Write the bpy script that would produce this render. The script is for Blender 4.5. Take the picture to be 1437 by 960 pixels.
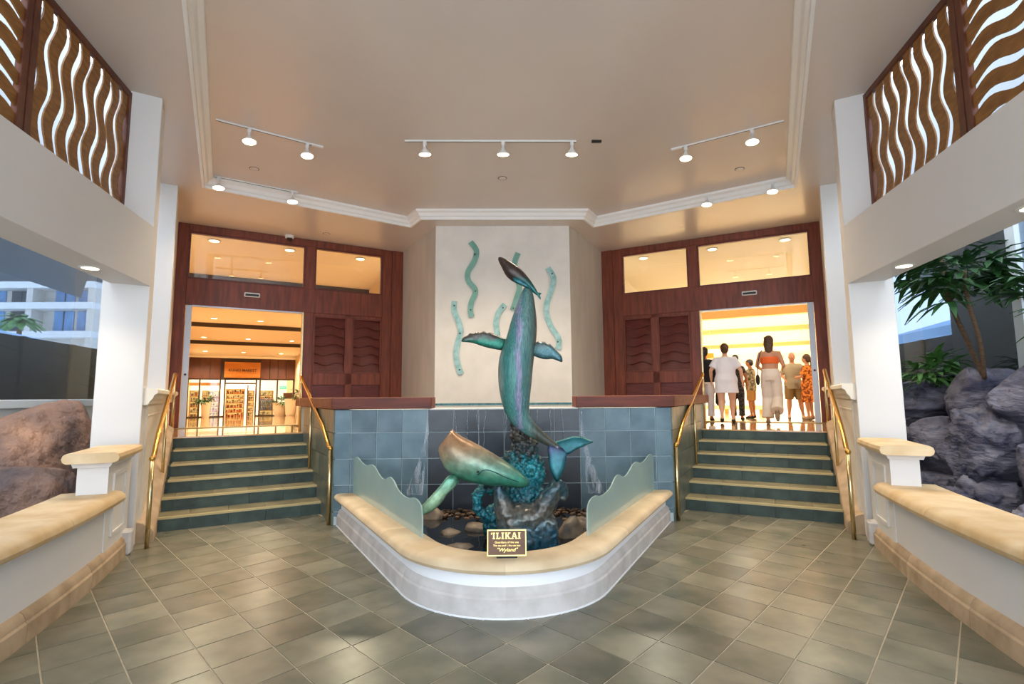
import bpy, bmesh, math, random
from mathutils import Vector, Matrix, noise as mnoise

for o in list(bpy.data.objects): bpy.data.objects.remove(o)
SC = bpy.context.scene
COL = SC.collection
R = math.radians
PI = math.pi

# ------------------------------------------------------------------ camera
FPX, PITCH, YAW, ROLL, CH, CX = 723.22, .1044, .0183, -.0075, 1.56, -.012
def make_camera():
    cy, sy, cp, sp = math.cos(YAW), math.sin(YAW), math.cos(PITCH), math.sin(PITCH)
    fw = Vector((sy*cp, cy*cp, sp)); rt = Vector((cy, -sy, 0)); up = rt.cross(fw)
    cr, sr = math.cos(ROLL), math.sin(ROLL)
    r2 = rt*cr + up*sr; u2 = up*cr - rt*sr
    cd = bpy.data.cameras.new('camera'); cd.sensor_width = 36; cd.lens = FPX/1437*36
    cd.clip_start = .05; cd.clip_end = 400
    c = bpy.data.objects.new('camera', cd); COL.objects.link(c)
    m = Matrix((r2, u2, -fw)).transposed().to_4x4(); m.translation = (CX, 0, CH)
    c.matrix_world = m
    SC.camera = c
make_camera()

# ------------------------------------------------------------------ world, exposure
W = bpy.data.worlds.new('sky'); SC.world = W; W.use_nodes = True
bg = W.node_tree.nodes['Background']
bg.inputs[0].default_value = (.80, .89, 1.0, 1); bg.inputs[1].default_value = 3.2
SC.view_settings.view_transform = 'Standard'; SC.view_settings.look = 'None'
SC.view_settings.gamma = 1; SC.view_settings.use_curve_mapping = False
SC.view_settings.exposure = .75

# ------------------------------------------------------------------ helpers
def lin(c):
    return c/12.92 if c <= .04045 else ((c+.055)/1.055)**2.4
def rgb(h):
    return tuple(lin(int(h[i:i+2], 16)/255) for i in (0, 2, 4))
MATS = {}
def mat(name, col, rough=.6, metal=0, var=0., scale=4., col2=None, bump=0., bscale=40., rnd=0.,
        emit=None, estr=0., trans=0., ior=1.45, stretch=(1, 1, 1), detail=4., contrast=(.35, .65), alpha=1., coat=0., bdist=.02):
    m = bpy.data.materials.new(name); m.use_nodes = True; MATS[name] = m
    nt = m.node_tree; N = nt.nodes; L = nt.links
    b = N['Principled BSDF']
    b.inputs['Roughness'].default_value = rough; b.inputs['Metallic'].default_value = metal
    b.inputs['IOR'].default_value = ior; b.inputs['Transmission Weight'].default_value = trans
    b.inputs['Alpha'].default_value = alpha; b.inputs['Coat Weight'].default_value = coat
    c = rgb(col); b.inputs['Base Color'].default_value = (*c, 1)
    tc = N.new('ShaderNodeTexCoord'); mp = N.new('ShaderNodeMapping'); mp.inputs['Scale'].default_value = stretch
    L.new(tc.outputs['Object'], mp.inputs['Vector'])
    out = None
    if col2 or var:
        no = N.new('ShaderNodeTexNoise'); no.inputs['Scale'].default_value = scale; no.inputs['Detail'].default_value = detail
        if rnd:
            oi0 = N.new('ShaderNodeObjectInfo'); ad = N.new('ShaderNodeVectorMath'); ad.operation = 'ADD'
            mm = N.new('ShaderNodeMath'); mm.operation = 'MULTIPLY'; mm.inputs[1].default_value = 50
            L.new(oi0.outputs['Random'], mm.inputs[0]); L.new(mp.outputs[0], ad.inputs[0]); L.new(mm.outputs[0], ad.inputs[1])
            L.new(ad.outputs[0], no.inputs['Vector'])
        else:
            L.new(mp.outputs[0], no.inputs['Vector'])
        cr = N.new('ShaderNodeValToRGB'); cr.color_ramp.elements[0].position = contrast[0]; cr.color_ramp.elements[1].position = contrast[1]
        if col2:
            c2 = rgb(col2)
        else:
            c2 = tuple(x*(1-var) for x in c)
        cr.color_ramp.elements[0].color = (*c2, 1); cr.color_ramp.elements[1].color = (*c, 1)
        L.new(no.outputs['Fac'], cr.inputs[0]); out = cr.outputs[0]
    if rnd:
        oi = N.new('ShaderNodeObjectInfo'); mr = N.new('ShaderNodeMapRange')
        mr.inputs['To Min'].default_value = 1-rnd; mr.inputs['To Max'].default_value = 1+rnd
        L.new(oi.outputs['Random'], mr.inputs['Value'])
        hs = N.new('ShaderNodeHueSaturation')
        if out: L.new(out, hs.inputs['Color'])
        else: hs.inputs['Color'].default_value = (*c, 1)
        L.new(mr.outputs[0], hs.inputs['Value']); out = hs.outputs[0]
    if out: L.new(out, b.inputs['Base Color'])
    if bump:
        n2 = N.new('ShaderNodeTexNoise'); n2.inputs['Scale'].default_value = bscale; n2.inputs['Detail'].default_value = 5
        L.new(mp.outputs[0], n2.inputs['Vector'])
        bp = N.new('ShaderNodeBump'); bp.inputs['Strength'].default_value = bump; bp.inputs['Distance'].default_value = bdist
        L.new(n2.outputs['Fac'], bp.inputs['Height']); L.new(bp.outputs[0], b.inputs['Normal'])
    if emit:
        b.inputs['Emission Color'].default_value = (*rgb(emit), 1); b.inputs['Emission Strength'].default_value = estr
    return m
def glass_mat(name, tint, rough=.0, refl=.12, spec_tint='FFFFFF'):
    # thin architectural pane: mostly clear, partly mirror
    m = bpy.data.materials.new(name); m.use_nodes = True; MATS[name] = m
    nt = m.node_tree; N = nt.nodes; L = nt.links
    N.remove(N['Principled BSDF']); o = N['Material Output']
    t = N.new('ShaderNodeBsdfTransparent'); t.inputs[0].default_value = (*rgb(tint), 1)
    g = N.new('ShaderNodeBsdfGlossy'); g.inputs['Roughness'].default_value = rough; g.inputs['Color'].default_value = (*rgb(spec_tint), 1)
    lw = N.new('ShaderNodeLayerWeight'); lw.inputs[0].default_value = .5
    fr = N.new('ShaderNodeMath'); fr.operation = 'POWER'; fr.inputs[1].default_value = 4; L.new(lw.outputs['Facing'], fr.inputs[0])
    ad = N.new('ShaderNodeMath'); ad.operation = 'ADD'; ad.inputs[1].default_value = refl; ad.use_clamp = True
    mx = N.new('ShaderNodeMixShader')
    L.new(fr.outputs[0], ad.inputs[0]); L.new(ad.outputs[0], mx.inputs[0])
    L.new(t.outputs[0], mx.inputs[1]); L.new(g.outputs[0], mx.inputs[2]); L.new(mx.outputs[0], o.inputs[0])
    return m

class MB:
    def __init__(s): s.v = []; s.f = []
    def add(s, v, f):
        n = len(s.v); s.v += [tuple(x) for x in v]; s.f += [tuple(i+n for i in q) for q in f]; return s
    def box(s, x0, x1, y0, y1, z0, z1):
        return s.fbox(lambda a, b, z: (a, b, z), x0, x1, y0, y1, z0, z1)
    def fbox(s, F, a0, a1, b0, b1, z0, z1):
        v = [F(a, b, z) for z in (z0, z1) for b in (b0, b1) for a in (a0, a1)]
        return s.add(v, [(0, 1, 3, 2), (4, 6, 7, 5), (0, 4, 5, 1), (2, 3, 7, 6), (0, 2, 6, 4), (1, 5, 7, 3)])
    def prism(s, pts, F, d0, d1):
        # pts: 2D outline; F(p,q,d)->xyz
        n = len(pts)
        v = [F(p, q, d0) for p, q in pts]+[F(p, q, d1) for p, q in pts]
        f = [tuple(range(n)), tuple(range(2*n-1, n-1, -1))]+[(i, (i+1) % n, n+(i+1) % n, n+i) for i in range(n)]
        return s.add(v, f)
    def loft(s, rings, cap=True, closed=True):
        n = len(rings[0]); v = [p for r in rings for p in r]; f = []
        for k in range(len(rings)-1):
            for i in range(n if closed else n-1):
                j = (i+1) % n
                f.append((k*n+i, k*n+j, (k+1)*n+j, (k+1)*n+i))
        if cap and closed:
            f.append(tuple(range(n-1, -1, -1))); f.append(tuple((len(rings)-1)*n+i for i in range(n)))
        return s.add(v, f)
    def tube(s, pts, r, n=10, cap=True):
        pts = [Vector(p) for p in pts]; m = len(pts)
        rs = r if isinstance(r, (list, tuple)) else [r]*m
        rings = []; up = None
        for i, p in enumerate(pts):
            d = ((pts[min(i+1, m-1)]-p).normalized()+(p-pts[max(i-1, 0)]).normalized())
            if d.length < 1e-6: d = pts[min(i+1, m-1)]-pts[max(i-1, 0)]
            d.normalize()
            if up is None:
                up = Vector((0, 0, 1)) if abs(d.z) < .9 else Vector((0, 1, 0))
            x = up.cross(d); x.normalize(); y = d.cross(x); up = y
            rr = rs[i]; rx, ry = rr if isinstance(rr, tuple) else (rr, rr)
            rings.append([tuple(p+x*(math.cos(2*PI*k/n)*rx)+y*(math.sin(2*PI*k/n)*ry)) for k in range(n)])
        return s.loft(rings, cap)
    def lathe(s, prof, c=(0, 0, 0), n=20):
        rings = [[(c[0]+r*math.cos(2*PI*k/n), c[1]+r*math.sin(2*PI*k/n), c[2]+z) for k in range(n)] for r, z in prof]
        return s.loft(rings, True)
    def ell(s, c, r, n=14, m=9, M=None):
        c = Vector(c); rings = []
        for j in range(1, m):
            t = PI*j/m
            ring = []
            for k in range(n):
                p = Vector((r[0]*math.sin(t)*math.cos(2*PI*k/n), r[1]*math.sin(t)*math.sin(2*PI*k/n), -r[2]*math.cos(t)))
                if M: p = M @ p
                ring.append(tuple(c+p))
            rings.append(ring)
        return s.loft(rings, True)

def tag(o, label=None, cat=None, group=None, kind=None):
    if label: o['label'] = label
    if cat: o['category'] = cat
    if group: o['group'] = group
    if kind: o['kind'] = kind
    return o
def empty(name, loc, label=None, cat=None, group=None, kind=None):
    o = bpy.data.objects.new(name, None); COL.objects.link(o); o.location = loc; o.empty_display_size = .1
    return tag(o, label, cat, group, kind)
def wloc(o):
    l = Vector(o.location)
    while o.parent: o = o.parent; l = l+Vector(o.location)
    return l
def build(mb, name, m, parent=None, smooth=False, bevel=0., seg=1, angle=None):
    me = bpy.data.meshes.new(name)
    vs = mb.v
    org = Vector((0, 0, 0))
    if vs:
        xs = [v[0] for v in vs]; ys = [v[1] for v in vs]; zs = [v[2] for v in vs]
        org = Vector(((min(xs)+max(xs))/2, (min(ys)+max(ys))/2, min(zs)))
    me.from_pydata([tuple(Vector(v)-org) for v in vs], [], mb.f)
    b = bmesh.new(); b.from_mesh(me)
    bmesh.ops.recalc_face_normals(b, faces=b.faces)
    if bevel:
        ed = [e for e in b.edges if len(e.link_faces) == 2 and e.calc_face_angle(0) > .6]
        bmesh.ops.bevel(b, geom=ed, offset=bevel, segments=seg, affect='EDGES', profile=.5)
    b.to_mesh(me); b.free()
    if smooth:
        for p in me.polygons: p.use_smooth = True
    me.materials.append(MATS[m] if isinstance(m, str) else m)
    o = bpy.data.objects.new(name, me); COL.objects.link(o)
    if parent:
        o.parent = parent; o.location = org-wloc(parent)
    else:
        o.location = org
    if smooth == 'auto':
        try:
            me.set_sharp_from_angle(angle=R(35))
        except Exception: pass
    return o
def copy_tree(o, parent=None, loc=None, rotz=None):
    c = o.copy(); COL.objects.link(c); c.parent = parent
    if loc is not None: c.location = loc
    if rotz is not None: c.rotation_euler = (0, 0, rotz)
    for ch in list(o.children): copy_tree(ch, c)
    return c
def remesh(o, vox, smooth=4):
    m = o.modifiers.new('r', 'REMESH'); m.mode = 'VOXEL'; m.voxel_size = vox; m.use_smooth_shade = True
    if smooth:
        k = o.modifiers.new('s', 'SMOOTH'); k.iterations = smooth; k.factor = .5
    return o
def cspline(pts, n=8):
    # Catmull-Rom through points of any dimension
    out = []; P = [pts[0]]+list(pts)+[pts[-1]]
    for i in range(1, len(P)-2):
        for k in range(n):
            t = k/n
            out.append(tuple(.5*((2*b)+(c-a)*t+(2*a-5*b+4*c-d)*t*t+(3*b-a-3*c+d)*t**3) for a, b, c, d in zip(P[i-1], P[i], P[i+1], P[i+2])))
    out.append(tuple(pts[-1])); return out
def lamp(name, kind, loc, energy, col, parent=None, **kw):
    l = bpy.data.lights.new(name, kind); l.energy = energy; l.color = col
    for k, v in kw.items():
        if k != 'aim': setattr(l, k, v)
    o = bpy.data.objects.new(name, l); COL.objects.link(o)
    d = Vector(kw.get('aim', (0, 0, -1)))
    o.rotation_euler = d.to_track_quat('-Z', 'Y').to_euler()
    if parent: o.parent = parent; o.location = Vector(loc)-wloc(parent)
    else: o.location = loc
    return o

# ------------------------------------------------------------------ frames of the plan (mirror halves, side = -1 / +1)
PHI = .5019; CPH, SPH = math.cos(PHI), math.sin(PHI)
ZC = 5.008; ZT = 5.17; ZL = .986; RISE = ZL/6; RUN = .366
EX, EY = 6.3605, 9.9325
PX, PY = 3.917, 5.688
AX, AY = 4.138, 6.2855
def DW(side):     # door wall frame: s inward along wall, t outward beyond the doors
    return lambda s, t, z: (side*(EX-s*CPH+t*SPH), EY+s*SPH+t*CPH, z)
def SF(side):     # side opening frame: a toward the entrance, b outward
    return lambda a, b, z: (side*(PX-.2195*a+.9756*b), PY-.9756*a-.2195*b, z)
def NS(side):     # stair side wall frame: t up the stairs, o outward
    return lambda t, o, z: (side*(PX+t*SPH+o*CPH), PY+t*CPH-o*SPH, z)
def ST(side):     # stair frame: w inward across, t up
    return lambda w, t, z: (side*(AX-w*CPH+t*SPH), AY+w*SPH+t*CPH, z)
SIDE = {-1: 'left', 1: 'right'}
BRAND = random.Random(7)

# ------------------------------------------------------------------ materials
mat('slate', '807B6A', .27, var=.32, scale=3.0, col2='5C5F51', rnd=.24, bump=.06, bscale=8, contrast=(.3, .7))
mat('grout', 'BDB199', .8, var=.15, scale=20)
mat('ceiling_paint', 'DACDC2', .26, var=.03, scale=1)
mat('wall_white', 'DDD9D4', .6, var=.03, scale=1.5)
mat('outer_render', '8C949C', .8, var=.06, scale=2)
mat('wall_cream', 'E6DCCB', .6, var=.05, scale=2)
mat('crown', 'F0EDE8', .5)
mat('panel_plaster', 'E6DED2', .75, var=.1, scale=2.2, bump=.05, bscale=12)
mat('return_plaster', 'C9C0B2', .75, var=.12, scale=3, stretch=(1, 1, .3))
mat('limestone', 'DCC39B', .55, var=.14, scale=4, col2='C9A878', bump=.06, bscale=18, rnd=.04)
mat('basestone', 'BFA688', .6, var=.2, scale=5, col2='A28A6E', bump=.08, bscale=25, rnd=.05)
mat('palestone', 'CFCAC6', .65, var=.1, scale=6, col2='BCB7B2', bump=.08, bscale=25, rnd=.03)
mat('capstone', 'E0CBA8', .6, var=.2, scale=3, col2='C8B08C', bump=.08, bscale=20, rnd=.03)
mat('band_white', 'EFF0F2', .5)
mat('mahogany', '84402A', .42, var=.35, scale=3, col2='66301E', stretch=(6, 6, .6), bump=.03, bscale=40)
mat('mahogany_dark', '70322A', .4, var=.35, scale=3, col2='58241C', stretch=(.8, .8, 8))
mat('cap_wood', '7C3822', .5, var=.3, scale=3, col2='5E2818', stretch=(.6, 2, 6))
mat('riser_slate', '3F5048', .5, var=.35, scale=5, col2='2C3A35', rnd=.15, bump=.1, bscale=30)
mat('tread_slate', '8C8468', .4, var=.25, scale=5, col2='706B54', rnd=.1, bump=.06)
mat('nosing', 'B9A878', .45)
mat('brass', 'D6A552', .22, metal=1, var=.06, scale=8)
mat('brass_pale', 'D8C090', .25, metal=1)
mat('tile_dry', '6F8790', .35, var=.3, scale=3.2, col2='556D78', rnd=.14, bump=.07, bscale=10)
mat('tile_wet', '343C45', .32, var=.35, scale=3.2, col2='272E36', rnd=.16, bump=.08, bscale=10, coat=.1)
mat('tile_grout', 'B9C6C8', .7)
mat('tile_side', '6E7567', .35, var=.3, scale=4, col2='555C52', rnd=.12)
mat('mosaic', '3F8B91', .3, var=.5, scale=45, col2='1F5560')
mat('lip', 'D8D6D0', .3)
mat('steel', 'C8CCD0', .3, metal=1)
mat('alu_white', 'B9C6D6', .35, metal=.3)
mat('black_plastic', '17181A', .4)
mat('dark_metal', '35302C', .4, metal=.6)
mat('white_plastic', 'E4E2DE', .4)
mat('bulb', 'FFF3DA', .5, emit='FFE6BC', estr=9)
mat('downlight', 'FFF0D0', .5, emit='FFE2AE', estr=9)
mat('fret_wood', '9A6A34', .5, var=.25, scale=6, col2='7C5023', stretch=(1, 1, 4))
mat('fret_frame', '6A3A22', .45, var=.3, scale=6, col2='54291A')
mat('rock_brown', 'A07C66', .75, var=.4, scale=1.8, col2='574A4A', bump=.9, bscale=4.5, rnd=.08, detail=9, bdist=.15)
mat('rock_blue', '84828F', .55, var=.5, scale=2.2, col2='34344A', bump=.9, bscale=4.5, rnd=.16, detail=9, bdist=.12, stretch=(1, 1, 2.2))
mat('rock_pool', '857664', .5, var=.4, scale=8, col2='4E463E', bump=.3, bscale=20, rnd=.2)
mat('pebble', '74583E', .6, var=.5, scale=25, col2='3E2E22', rnd=.25)
mat('pond_bed', '2A2C30', .7)
mat('water', '0C1218', .03, var=.2, scale=3, bump=.12, bscale=7, coat=0)
mat('water_fall', 'DCE6F0', .1, trans=.7, ior=1.33, alpha=.55)
def streak_mat():
    m = mat('foam', 'D5DEE6', .5); nt = m.node_tree; N = nt.nodes; L = nt.links
    tc = N.new('ShaderNodeTexCoord'); mp = N.new('ShaderNodeMapping'); mp.inputs['Scale'].default_value = (14, 14, 2.2); L.new(tc.outputs['Object'], mp.inputs[0])
    no = N.new('ShaderNodeTexNoise'); no.inputs['Scale'].default_value = 1.6; no.inputs['Detail'].default_value = 6; L.new(mp.outputs[0], no.inputs['Vector'])
    mr = N.new('ShaderNodeMapRange'); mr.inputs['From Min'].default_value = .42; mr.inputs['From Max'].default_value = .72; mr.inputs['To Max'].default_value = .8
    L.new(no.outputs['Fac'], mr.inputs['Value']); L.new(mr.outputs[0], N['Principled BSDF'].inputs['Alpha'])
streak_mat()
mat('fin_glass', 'B4CEC6', .3, var=.1, scale=3, alpha=.54)
mat('wave_glass', '86B8A6', .15, var=.2, scale=5, col2='74A896', bump=.1, bscale=30, alpha=.8)
mat('wave_glass_pale', 'B4DAD6', .1, var=.2, scale=9, col2='86B8AE', bump=.35, bscale=40, alpha=.78)
mat('plaque_face', '5A4030', .4, metal=.5, var=.2, scale=20)
mat('gold', 'E8C878', .3, metal=.7, emit='E8C878', estr=0)
mat('leaf', '35602E', .4, var=.4, scale=6, col2='1F4420', rnd=.25)
mat('leaf_light', '5D8A45', .45, var=.4, scale=6, col2='3A6A30', rnd=.2)
mat('stem', '6A5138', .8, var=.4, scale=20, col2='4A3828', stretch=(1, 1, 3))
mat('stem_pale', 'B7AA98', .8, var=.3, scale=20)
glass_mat('pane', 'F2F6F4', 0, .05)
glass_mat('pane_dark', 'B4BFCB', 0, .08)
mat('slate_wood', '4A3F3E', .55, var=.3, scale=4, stretch=(1, 1, 5))
mat('tan_wall', '9C8874', .6, var=.15, scale=2)
mat('sill_white', 'DDE6EA', .4)
mat('hotel_wall', 'CFC6BA', .8, var=.08, scale=.5)
mat('hotel_pane', '6FA6D6', .1, var=.3, scale=.4, col2='3E6C9C')
mat('hotel_dark', '3A4048', .6)
mat('canopy_blue', '8FB4D8', .6, var=.1, scale=1)
mat('dark_soffit', '3B4450', .7)
mat('hall_floor', 'C39A66', .08, var=.2, scale=1.2, col2='B48A56', coat=.4)
mat('hall_floor_pale', 'DCC196', .08, var=.2, scale=1.2, col2='CBAE82', coat=.4)
mat('hall_ceiling', 'EADFCB', .6)
mat('hall_ceiling_white', 'F4EBDC', .6)
mat('hall_wall', 'DCC4A0', .6)
mat('hall_wall_white', 'F8F2E8', .6)
mat('beam_dark', '3A2C20', .6)
mat('beam_tan', 'D9B57E', .6)
mat('shop_wood', '5A2E18', .5, var=.3, scale=2, stretch=(3, 3, 1))
mat('sign_wood', 'C07A2C', .5, var=.25, scale=3, col2='A8641E', stretch=(.4, .4, 6))
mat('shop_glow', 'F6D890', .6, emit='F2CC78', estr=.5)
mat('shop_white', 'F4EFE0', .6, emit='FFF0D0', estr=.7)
mat('goods', 'C07038', .6, var=.8, scale=6, col2='3A2A20', contrast=(.45, .55), detail=8)
mat('goods_red', 'C86A2C', .6, var=.8, scale=9, col2='5A2416', contrast=(.45, .55), detail=8)
mat('goods_pale', 'D8C9A0', .6, var=.7, scale=7, col2='6A5A44', contrast=(.45, .55), detail=8)
mat('cloth_blue', '5C6C84', .9, var=.4, scale=10)
mat('pot_white', 'E6DCC8', .5)
mat('exit_green', '2FA870', .5, emit='2FC07C', estr=1.2)
mat('orange_sign', 'E88A2A', .5, emit='E8862A', estr=.4)
mat('skin', 'C68F6E', .55); mat('skin_pale', 'D9A98A', .55); mat('skin_tan', 'A86E48', .55)
mat('hair_dark', '2A1E18', .6, var=.3, scale=30); mat('hair_brown', '5A3E28', .6, var=.4, scale=30)
mat('shirt_white', 'E4E2E8', .85, var=.06, scale=6); mat('pants_cream', 'E2D4C4', .85, var=.08, scale=6)
mat('top_orange', 'E8682A', .7); mat('cloth_black', '1E1E22', .85); mat('cloth_pattern', '4A4648', .85, var=.7, scale=30, col2='17171A', contrast=(.48, .52))
mat('camo', 'A8987C', .85, var=.6, scale=14, col2='5C5A48', contrast=(.46, .54)); mat('khaki', '8E7448', .85, var=.1, scale=8)
mat('shorts_tan', 'A87C44', .85); mat('shirt_sage', 'A89E84', .85, var=.08, scale=8)
mat('floral', 'E0862C', .8, var=.7, scale=18, col2='7A3416', contrast=(.45, .55)); mat('shoe_dark', '2A2622', .7); mat('shoe_tan', '8C7A64', .7)
mat('cap_grey', '4A4C50', .8)

def patina(name, stops, axis='Z', lo=0., hi=1., nscale=6, namt=.25, stretch=(1, 1, 1), rough=.35, metal=.35, streak=.3):
    m = bpy.data.materials.new(name); m.use_nodes = True; MATS[name] = m
    nt = m.node_tree; N = nt.nodes; L = nt.links; b = N['Principled BSDF']
    b.inputs['Roughness'].default_value = rough; b.inputs['Metallic'].default_value = metal
    tc = N.new('ShaderNodeTexCoord'); sp = N.new('ShaderNodeSeparateXYZ'); L.new(tc.outputs['Object'], sp.inputs[0])
    mr = N.new('ShaderNodeMapRange'); mr.inputs['From Min'].default_value = lo; mr.inputs['From Max'].default_value = hi
    L.new(sp.outputs[axis], mr.inputs['Value'])
    mp = N.new('ShaderNodeMapping'); mp.inputs['Scale'].default_value = stretch; L.new(tc.outputs['Object'], mp.inputs[0])
    no = N.new('ShaderNodeTexNoise'); no.inputs['Scale'].default_value = nscale; no.inputs['Detail'].default_value = 6; L.new(mp.outputs[0], no.inputs['Vector'])
    a = N.new('ShaderNodeMath'); a.operation = 'MULTIPLY_ADD'; a.inputs[1].default_value = namt*2; L.new(no.outputs['Fac'], a.inputs[0]); L.new(mr.outputs[0], a.inputs[2])
    a2 = N.new('ShaderNodeMath'); a2.operation = 'SUBTRACT'; a2.inputs[1].default_value = namt; L.new(a.outputs[0], a2.inputs[0])
    cr = N.new('ShaderNodeValToRGB'); e = cr.color_ramp.elements
    e[0].position = stops[0][0]; e[0].color = (*rgb(stops[0][1]), 1)
    e[1].position = stops[-1][0]; e[1].color = (*rgb(stops[-1][1]), 1)
    for p, c in stops[1:-1]:
        x = e.new(p); x.color = (*rgb(c), 1)
    L.new(a2.outputs[0], cr.inputs[0])
    fn = N.new('ShaderNodeTexNoise'); fn.inputs['Scale'].default_value = nscale*3.5; fn.inputs['Detail'].default_value = 8; L.new(mp.outputs[0], fn.inputs['Vector'])
    fr = N.new('ShaderNodeMapRange'); fr.inputs['From Min'].default_value = .36; fr.inputs['From Max'].default_value = .64
    fr.inputs['To Min'].default_value = 1-streak; fr.inputs['To Max'].default_value = 1.1; L.new(fn.outputs['Fac'], fr.inputs['Value'])
    hs = N.new('ShaderNodeHueSaturation'); L.new(cr.outputs[0], hs.inputs['Color']); L.new(fr.outputs[0], hs.inputs['Value'])
    L.new(hs.outputs[0], b.inputs['Base Color'])
    bp = N.new('ShaderNodeBump'); bp.inputs['Strength'].default_value = .25; bp.inputs['Distance'].default_value = .01
    L.new(no.outputs['Fac'], bp.inputs['Height']); L.new(bp.outputs[0], b.inputs['Normal'])
    return m

# ================================================================== STRUCTURE
# ---- floor: slate squares laid on the diagonal, 0.24 m half diagonals
def wall_x(y): return 2.55+.0425*max(y, 0)**2
def build_floor():
    fl = MB().box(-8, 8, -3.2, 13, -.12, -.0035)
    f = build(fl, 'floor', 'grout'); tag(f, 'grey green slate tile floor laid diagonally with pale grout', None, None, 'structure')
    dx, dy = .2435, .2595; g = .0065
    hx, hy = dx-g, dy-g
    mb = MB().prism([(-hx, 0), (0, -hy), (hx, 0), (0, hy)], lambda p, q, d: (p, q, d), 0, .0102)
    proto = None; rest = MB()
    cells = []
    for i in range(-18, 19):
        for j in range(-26, 22):
            if (i+j) % 2: continue
            x, y = i*dx, 3.449+(j+0)*dy+0
            # a tile centre sits one half diagonal away from the vertices
            x += dx
            if y < -3 or y > 8.1: continue
            if abs(x) > (wall_x(y) if y < 5.6 else PX+(y-PY)*SPH/CPH)+.3: continue
            if y > 5.6:   # under the stairs and the fountain block
                lw = ((abs(x)-AX)*SPH+(y-AY)*CPH)
                if lw > .28 or (abs(x) < 2.12+(y-6.544)*.5486 and y > 6.9): continue
            cells.append((x, y))
    vis = [c for c in cells if c[1] > 2.3 and abs(c[0]) < 1.05*c[1]+.6]
    inside = lambda x, y: abs(x) < (y-2.789)*.5486-.55 and y > 4.4
    vis = [c for c in vis if not inside(*c)]
    vis.sort(key=lambda c: c[1]); top = set(vis[:300])
    for x, y in cells:
        if inside(x, y): continue
        if (x, y) in top:
            if proto is None:
                proto = build(mb, 'floor_tile', 'slate', f); o = proto
            else:
                o = proto.copy(); COL.objects.link(o); o.parent = f
            o.location = Vector((x, y, -.0105+BRAND.uniform(0, .0012)))-wloc(f)
            o.rotation_euler = (BRAND.uniform(-.002, .002), BRAND.uniform(-.002, .002), 0)
        else:
            rest.prism([(x-hx, y), (x, y-hy), (x+hx, y), (x, y+hy)], lambda p, q, d: (p, q, d), -.01, 0)
    if rest.v: tag(build(rest, 'outlying_floor_tiles', 'slate', f), kind='stuff')
build_floor()

# ---- ceiling with raised tray
def poly_slab(name, outer, hole, z0, z1, m):
    b = bmesh.new(); es = []
    for loop in ([outer] + ([hole] if hole else [])):
        vs = [b.verts.new((x, y, 0)) for x, y in loop]
        es += [b.edges.new((vs[i], vs[(i+1) % len(vs)])) for i in range(len(vs))]
    r = bmesh.ops.triangle_fill(b, use_beauty=True, use_dissolve=False, edges=es)
    fs = [g for g in r['geom'] if isinstance(g, bmesh.types.BMFace)]
    for v in b.verts: v.co.z = z0
    ex = bmesh.ops.extrude_face_region(b, geom=fs)
    for g in ex['geom']:
        if isinstance(g, bmesh.types.BMVert): g.co.z = z1
    bmesh.ops.recalc_face_normals(b, faces=b.faces)
    me = bpy.data.meshes.new(name); b.to_mesh(me); b.free(); me.materials.append(MATS[m])
    o = bpy.data.objects.new(name, me); COL.objects.link(o); return o
def mirror_loop(half): return half+[(-x, y) for x, y in reversed(half)]
TRAY = [(1.62, 2.0), (4.93, 8.235), (1.867, 10.285), (1.58, 9.81)]
def build_ceiling():
    outer = [(SF(1)(9, .36, 0)[0], -3.1), SF(1)(.15, .36, 0)[:2], NS(1)(.0, .45, 0)[:2], DW(1)(-.5, .25, 0)[:2], DW(1)(4.6, .25, 0)[:2]]
    c = poly_slab('ceiling', mirror_loop(outer), mirror_loop(TRAY), ZC, ZC+.3, 'ceiling_paint')
    tag(c, 'smooth warm white ceiling soffit around the raised tray', None, None, 'structure')
    t = poly_slab('ceiling', mirror_loop([(1.4, 1.7), (5.3, 8.2), (1.9, 10.5), (1.3, 10.1)]), None, ZT, ZT+.12, 'ceiling_paint')
    tag(t, 'raised tray ceiling with track lights', None, None, 'structure')
    # crown moulding swept along the tray edge
    loop = [Vector((x, y)) for x, y in mirror_loop(TRAY)]
    prof = [(0, ZC-.012), (.035, ZC-.012), (.04, ZC+.035), (.075, ZC+.05), (.10, ZC+.10), (.15, ZC+.125), (.16, ZT+.01), (-.02, ZT+.01)]
    n = len(loop); rings = []
    area = sum(loop[i].x*loop[(i+1) % n].y-loop[(i+1) % n].x*loop[i].y for i in range(n))
    sg = 1 if area > 0 else -1
    for i in range(n):
        d0 = (loop[i]-loop[i-1]).normalized(); d1 = (loop[(i+1) % n]-loop[i]).normalized()
        n0 = Vector((-d0.y, d0.x))*sg; n1 = Vector((-d1.y, d1.x))*sg
        mi = (n0+n1)/(1+n0.dot(n1))
        rings.append([(loop[i].x+mi.x*o, loop[i].y+mi.y*o, z) for o, z in prof])
    mb = MB().loft(rings+[rings[0]], cap=False)
    tag(build(mb, 'trim_1', 'crown'), 'white crown moulding around the raised ceiling tray', None, None, 'structure')
build_ceiling()

# ---- back wall: projecting plaster pier with panel and two angled returns
GX, GY, GZ = 1.355, 10.195, 1.42
tag(build(MB().box(-GX, GX, GY, GY+.16, GZ-.3, ZC), 'wall_back', 'panel_plaster'), 'pale mottled plaster panel wall behind the whale fountain', None, None, 'structure')
FXp, FYp = DW(1)(4.541, 0, 0)[:2]
for side in (-1, 1):
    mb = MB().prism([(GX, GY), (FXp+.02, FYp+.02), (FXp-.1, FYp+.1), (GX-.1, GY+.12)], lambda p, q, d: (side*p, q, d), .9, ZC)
    tag(build(mb, 'wall_return_'+SIDE[side], 'return_plaster'), 'angled plaster wall between fountain panel and wooden door wall', None, None, 'structure')

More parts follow.
